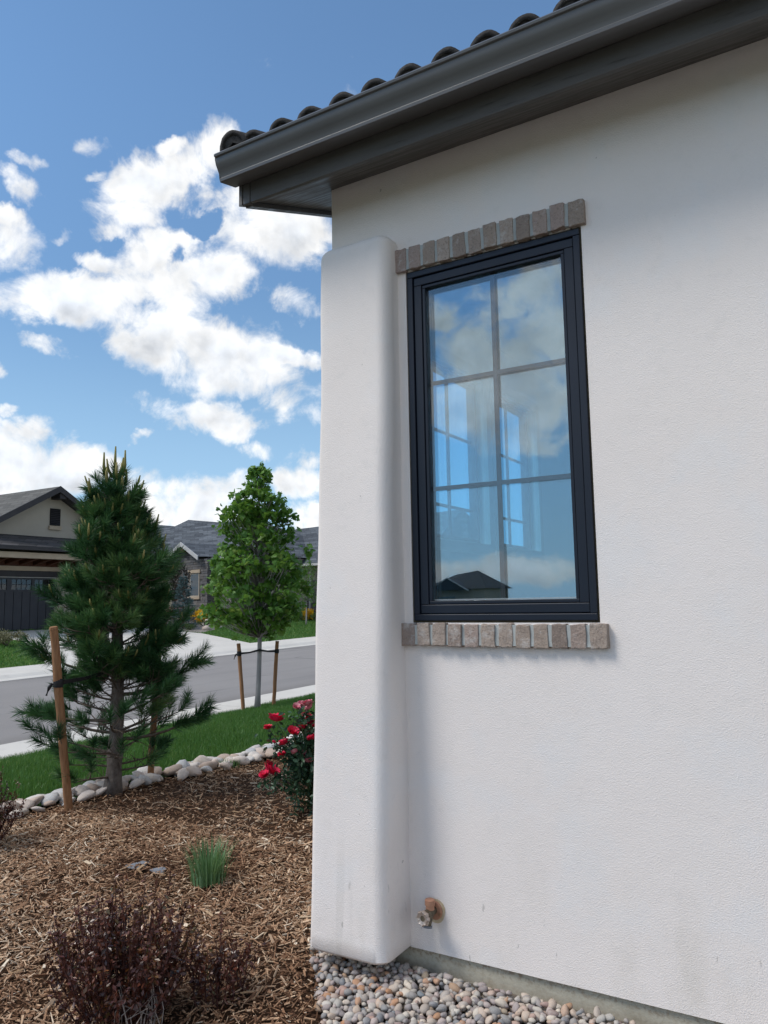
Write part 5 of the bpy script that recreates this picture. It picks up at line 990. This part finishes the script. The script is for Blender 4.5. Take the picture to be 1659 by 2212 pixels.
# ---------------------------------------------------------------- tan house across the street
def tan_house():
    X = -28.8; t = thing('tan_house', (X, 18.16, 0.45), 'tan stucco house with a charcoal garage door and gabled roof', 'house')
    YA, YB, YC, ZA, SLA = 13.5, 21.9, 17.68, 6.53, 0.572; roofz = lambda y: ZA - SLA * abs(y - YC)
    D0, D1, DZ = 14.35, 18.12, 2.72
    m = MB(); holed_wall(m, lambda u, d, v: (X - d, u, v), YA, YB, 0.2, 4.1, [(D0, D1, 0.2001, DZ)], 0.25)
    m.prism([(YA, 4.1), (YC, roofz(YC) - 0.22), (YB, 4.1)], 'x', X - 0.25, X); m.build('front_wall', M['stucco_tan'], t)
    MB().box(-41, X - 0.25, YB - 0.25, YB, 0.2, 4.05).build('side_wall', M['stucco_tan'], t); MB().box(-41, X - 0.25, YA, YA + 0.25, 0.2, 4.05).build('far_side_wall', M['stucco_tan'], t); MB().box(-41.2, -41, YA, YB, 0.2, 4.05).build('back_wall', M['stucco_tan'], t)
    rf = None
    for s in (-1, 1):
        e = YC + s * 4.9; m = MB(); m.prism([(YC, ZA), (e, roofz(e)), (e, roofz(e) - 0.16), (YC, ZA - 0.16)], 'x', -42, X + 0.62); o = m.build('roof_slope', M['shingle_a'], t)
        rk = MB(); rk.prism([(YC, ZA + 0.012), (e, roofz(e) + 0.012), (e, roofz(e) - 0.25), (YC, ZA - 0.25)], 'x', X + 0.625, X + 0.67); rk.build('rake_board', M['dark_trim'], o)
        sf = MB(); sf.prism([(YC, ZA - 0.165), (e, roofz(e) - 0.165), (e, roofz(e) - 0.19), (YC, ZA - 0.19)], 'x', X + 0.002, X + 0.62); sf.build('soffit', M['dark_trim'], o)
    MB().box(X, X + 0.60, YC + 0.04, YC + 0.34, 6.02, 6.26).build('ridge_bracket', M['dark_trim'], t)
    v = MB().box(X + 0.002, X + 0.05, 17.68, 18.16, 4.93, 5.64).build('gable_vent', M['groove'], t)
    for i in range(9): MB().add([(X + 0.03, 17.70, 4.96 + i * 0.075), (X + 0.03, 18.14, 4.96 + i * 0.075), (X + 0.075, 18.14, 4.945 + i * 0.075), (X + 0.075, 17.70, 4.945 + i * 0.075), (X + 0.03, 17.70, 4.99 + i * 0.075), (X + 0.03, 18.14, 4.99 + i * 0.075)], [(0, 1, 2, 3), (3, 2, 5, 4), (0, 3, 4), (1, 5, 2)]).build('slat', M['dark_trim'], v)
    MB().box(X + 0.002, X + 0.09, 17.62, 18.20, 4.74, 4.90).build('vent_sill', M['tan_beam'], t)
    # pent roof over the garage
    p = MB(); p.prism([(X, 4.42), (X + 1.55, 3.86), (X + 1.55, 3.76), (X, 4.30)], 'y', YA - 0.3, YB + 0.3); pr = p.build('pent_roof', M['shingle_pent'], t)
    MB().box(X + 1.551, X + 1.62, YA - 0.3, YB + 0.3, 3.70, 3.83).build('gutter', M['dark_trim'], pr)
    MB().box(X + 1.15, X + 1.40, YA, YB, 3.40, 3.62).build('pent_beam', M['tan_beam'], t)
    MB().box(X + 0.01, X + 1.14, YA, YB, 3.55, 3.60).build('pent_ceiling', M['redwood'], t)
    MB().box(X + 0.002, X + 0.10, YA + 0.02, YB - 0.02, 3.15, 3.54).build('stained_header', M['redwood'], t)
    y = YA + 0.3
    while y < YB: MB().prism([(X + 0.101, 3.54), (X + 1.3, 3.54), (X + 1.3, 3.395), (X + 1.0, 3.36), (X + 0.101, 3.20)], 'y', y, y + 0.16).build('corbel', M['redwood'], t); y += 0.62
    MB().box(X + 0.003, X + 0.05, D0 - 0.3, D1 + 0.3, DZ + 0.002, 2.969).build('door_lintel', M['dark_trim'], t)
    MB().box(X + 0.003, X + 0.14, YA, YB, 2.97, 3.148).build('trim_band', M['tan_beam'], t)
    for y in (YA + 0.05, 18.55, YB - 0.5): MB().box(X + 0.85, X + 1.30, y, y + 0.45, 0.3, 3.40).build('porch_pier', M['stucco_tan'], t)
    # sectional door, recessed
    xd = X - 0.14; d = MB().box(xd - 0.05, xd - 0.01, D0 + 0.002, D1 - 0.002, 0.52, DZ - 0.002).build('garage_door', M['groove'], t)
    w = (D1 - D0 - 0.06) / 10
    for i in range(10): MB().box(xd - 0.009, xd + 0.02, D0 + 0.03 + i * w + 0.012, D0 + 0.03 + (i + 1) * w - 0.012, 0.56, 2.10).build('plank', M['door_paint'], d)
    MB().box(xd - 0.009, xd + 0.026, D0 + 0.02, D1 - 0.02, 2.102, 2.20).build('rail', M['door_paint'], d); MB().box(xd - 0.009, xd + 0.026, D0 + 0.02, D1 - 0.02, 2.62, 2.715).build('rail', M['door_paint'], d)
    for (a, b) in ((14.45, 15.00), (15.08, 15.92), (16.13, 17.02), (17.16, 18.03)):
        pn = MB().box(xd - 0.008, xd - 0.004, a, b, 2.202, 2.618).build('pane', M['glass_far'], d)
        for i in range(1, 4): MB().box(xd - 0.003, xd + 0.012, a + (b - a) * i / 4 - 0.011, a + (b - a) * i / 4 + 0.011, 2.2025, 2.6175).build('muntin', M['door_paint'], pn)
        MB().box(xd - 0.002, xd + 0.011, a, b, 2.40, 2.42).build('muntin', M['door_paint'], pn)
    for a, b in ((D0 + 0.02, 14.449), (15.001, 15.079), (15.921, 16.129), (17.021, 17.159), (18.031, D1 - 0.02)): MB().box(xd - 0.009, xd + 0.026, a, b, 2.2005, 2.6195).build('stile', M['door_paint'], d)
    MB().box(X - 0.12, X - 0.02, D0 + 0.01, D1 - 0.01, DZ - 0.03, DZ - 0.003).build('door_header', M['white_trim'], t)
tan_house()
# ---------------------------------------------------------------- stone house with slate-blue roofs
def stone_house():
    P0 = Vector((-28.975, 29.145, 0.0)); dr = Vector((0.974, -0.225, 0)); nn = Vector((-0.225, -0.974, 0)); rzz = math.atan2(dr.y, dr.x)
    Q = lambda s, off, z: tuple(P0 + dr * s + nn * off + Vector((0, 0, z)))
    t = thing('stone_house', Q(-2, 0, 0.6), 'low stone fronted house with slate-blue shingle roofs behind the maple', 'house')
    def slab(s0, s1, o0, o1, z0, z1): return MB().add([Q(s0, o0, z0), Q(s1, o0, z0), Q(s1, o1, z0), Q(s0, o1, z0), Q(s0, o0, z1), Q(s1, o0, z1), Q(s1, o1, z1), Q(s0, o1, z1)], [(0, 3, 2, 1), (4, 5, 6, 7), (0, 1, 5, 4), (1, 2, 6, 5), (2, 3, 7, 6), (3, 0, 4, 7)])
    slab(-16, 1.6, -9, 0.0, 0.3, 3.95).build('main_wall', M['stucco_tan'], t)
    slab(1.601, 11, -11, -4.0, 0.3, 3.58).build('wing_wall', M['stucco_tan'], t)
    # stone bay with its gable
    bay = MB(); prof = [(-4.1, 0.4), (-0.42, 0.4), (-0.42, 3.86), (-1.2, 3.9), (-2.55, 4.60), (-3.95, 3.95), (-4.1, 3.95)]; k = len(prof)
    bay.add([Q(s, 1.2, z) for s, z in prof] + [Q(s, 0.01, z) for s, z in prof], [tuple(range(k)), tuple(range(k, 2 * k))[::-1]] + [(i, (i + 1) % k, k + (i + 1) % k, k + i) for i in range(k)]); by = bay.build('stone_bay', M['ledge_bed'], t)
    r = random.Random(4); cube = MB().box(-.5, .5, -.5, .5, -.5, .5).mesh('ledge_stone', M['ledge'])
    W = (-2.20, -1.22, 1.90, 3.20)
    def lay(s0, s1, z0, z1, off, parent, skip, top=None):
        z = z0
        while z < z1 - 0.03:
            h = r.choice((0.10, 0.13, 0.15)); s = s0 - r.uniform(0, .2)
            while s < s1:
                l = r.uniform(.30, .72); a, b = max(s, s0), min(s + l, s1)
                if b - a > .08 and not (skip and b > skip[0] and a < skip[1] and z + h > skip[2] and z < skip[3]) and (top is None or z + h < top((a + b) / 2)): link('ledge_stone', cube, parent, Q((a + b) / 2, off + r.uniform(.01, .035), z + h / 2), (0, 0, rzz), (b - a - .02, .09, h - .016))
                s += l
            z += h
    lay(-4.1, -0.42, 0.55, 4.6, 1.2, by, W, lambda s: min(3.95, 99) if s < -3.95 or s > -1.2 else (4.58 - 0.48 * abs(s + 2.55)))
    lay(1.62, 3.6, 0.45, 2.75, -4.0, t, None)
    wn = slab(W[0] + .02, W[1] - .02, 1.205, 1.26, W[2], W[3]).build('window', M['stucco_tan'], t); slab(W[0] + .09, W[1] - .09, 1.262, 1.268, W[2] + .07, W[3] - .07).build('pane', M['glass_far'], wn); slab(W[0] + .09, W[1] - .09, 1.2605, 1.2615, W[2] + .07, W[3] - .07).build('curtain', M['curtain'], wn); slab(W[0] - .1, W[1] + .1, 1.202, 1.34, W[2] - .14, W[2] - .002).build('sill', M['tan_beam'], wn); slab(W[0] - .1, W[1] + .1, 1.202, 1.31, W[3] + .002, W[3] + .18).build('head', M['tan_beam'], wn)
    # entry: a flat near-black panel paints the shade of the recess behind the door
    slab(-0.40, 0.75, 0.012, 0.05, 0.6, 3.85).build('entry_shade_panel', M['groove'], t); dd = slab(-0.25, 0.60, 0.055, 0.11, 0.7, 2.95).build('front_door', M['redwood'], t); slab(-0.10, 0.45, 0.112, 0.12, 1.9, 2.8).build('door_light', M['glass_far'], dd)
    slab(0.76, 1.55, 0.02, 1.1, 0.5, 3.86).build('entry_pier', M['ledge_bed'], t)
    # roofs
    E = [Q(-17, .7, 4.0), Q(1.9, .7, 4.0)]; RG = [Q(-19, -5, 7.2), Q(-15.34, -4, 7.31), Q(-12.68, -4, 6.98), Q(-10.93, -4, 7.28), Q(-7.21, -4, 6.80), Q(-2.6, -4, 6.45)]; BK = [Q(-17, -9.6, 4.0), Q(1.9, -9.6, 4.0)]
    m = MB(); V = E + RG + BK; m.add(V, [(0, 1, 7, 6), (0, 6, 5), (0, 5, 4), (0, 4, 3), (0, 3, 2), (1, 9, 7), (9, 8, 2, 3), (9, 3, 4), (9, 4, 5), (9, 5, 6), (9, 6, 7), (0, 2, 8), (0, 8, 9, 1)]); rf = m.build('main_roof', M['shingle_b'], t)
    slab(-17, 1.9, .70, .80, 3.86, 4.0).build('eave_gutter', M['white_trim'], rf)
    m = MB(); rg0, rg1 = Q(-4.5, -6.6, 6.12), Q(11, -6.6, 6.12); e0, e1, b0, b1_ = Q(-0.5, -3.4, 3.62), Q(11, -3.4, 3.62), Q(-0.5, -11, 3.62), Q(11, -11, 3.62); m.add([e0, e1, rg1, rg0, b0, b1_], [(0, 1, 2, 3), (5, 4, 3, 2), (0, 3, 4), (1, 5, 2), (0, 4, 5, 1)]); wr = m.build('wing_roof', M['shingle_b'], t)
    slab(1.95, 11, -3.4, -3.31, 3.50, 3.63).build('wing_gutter', M['white_trim'], wr)
    # cross gable over the bay and its saddle
    ap, fl, fr = Q(-2.55, 1.62, 4.92), Q(-4.35, 1.62, 4.06), Q(-0.80, 1.62, 4.06); ba, bl, br_ = Q(-2.55, -1.2, 4.92), Q(-4.35, .2, 4.06), Q(-0.80, .2, 4.06)
    m = MB(); m.add([fl, ap, ba, bl, fr, br_], [(0, 1, 2, 3), (1, 4, 5, 2)]); gr = m.build('bay_roof', M['shingle_b'], t)
    for (a, b) in ((fl, ap), (fr, ap)):
        a, b = Vector(a), Vector(b); d = nn * .05; z1, z2 = Vector((0, 0, .03)), Vector((0, 0, -.20)); MB().add([a + z1, b + z1, b + z2, a + z2, a + z1 + d, b + z1 + d, b + z2 + d, a + z2 + d], [(0, 1, 2, 3), (7, 6, 5, 4), (0, 4, 5, 1), (1, 5, 6, 2), (2, 6, 7, 3), (3, 7, 4, 0)]).build('rake_board', M['white_trim'], gr)
    slab(-2.72, -2.38, 1.25, 1.60, 4.38, 4.62).build('gable_bracket', M['redwood'], t)
    MB().tube([Q(2.02, -3.92, 3.5), Q(2.02, -3.94, 3.3), Q(2.02, -3.86, 1.0), Q(2.02, -3.7, .8)], .055, 6).build('downpipe', M['white_trim'], t)
    slab(5, 6.4, -3.99, -3.94, 1.5, 2.9).build('wing_window', M['glass_far'], t)
stone_house()
# ---------------------------------------------------------------- house behind the viewer, mirrored in the window
def mirrored_house():
    P = Vector((-47.5, -97.5, -0.9)); t = thing('hip_roof_house', P, 'dark gabled house mirrored in the lower left of the window glass', 'house'); x, y, z = P
    MB().box(x - 6, x + 3.4, y - 9, y - 0.3, z, z + 4.0).build('wall', M['stucco_tan'], t)
    MB().add([(x - 6.6, y + .3, z + 3.9), (x + 4, y + .3, z + 3.9), (x + 4, y - 9.6, z + 3.9), (x - 6.6, y - 9.6, z + 3.9), (x - 3.0, y - 4.6, z + 6.1), (x + .6, y - 4.6, z + 6.6)], [(0, 1, 5, 4), (1, 2, 5), (2, 3, 4, 5), (3, 0, 4), (0, 3, 2, 1)]).build('roof', M['shingle_pent'], t)
    g = MB().prism([(x - 4.6, z + 3.7), (x - 1.6, z + 5.4), (x + 1.4, z + 3.7)], 'y', y - 4, y + 1.3).build('front_gable', M['dark_trim'], t)
    for s in (-1, 1): MB().prism([(x - 1.6, z + 5.55), (x - 1.6 + s * 3.3, z + 3.68), (x - 1.6 + s * 3.3, z + 3.5), (x - 1.6, z + 5.35)], 'y', y + 1.31, y + 1.4).build('rake_board', M['white_trim'], g)
    MB().box(x - 3, x - .4, y + 1.302, y + 1.34, z + 1.2, z + 2.8).build('window', M['glass_far'], t)
mirrored_house()
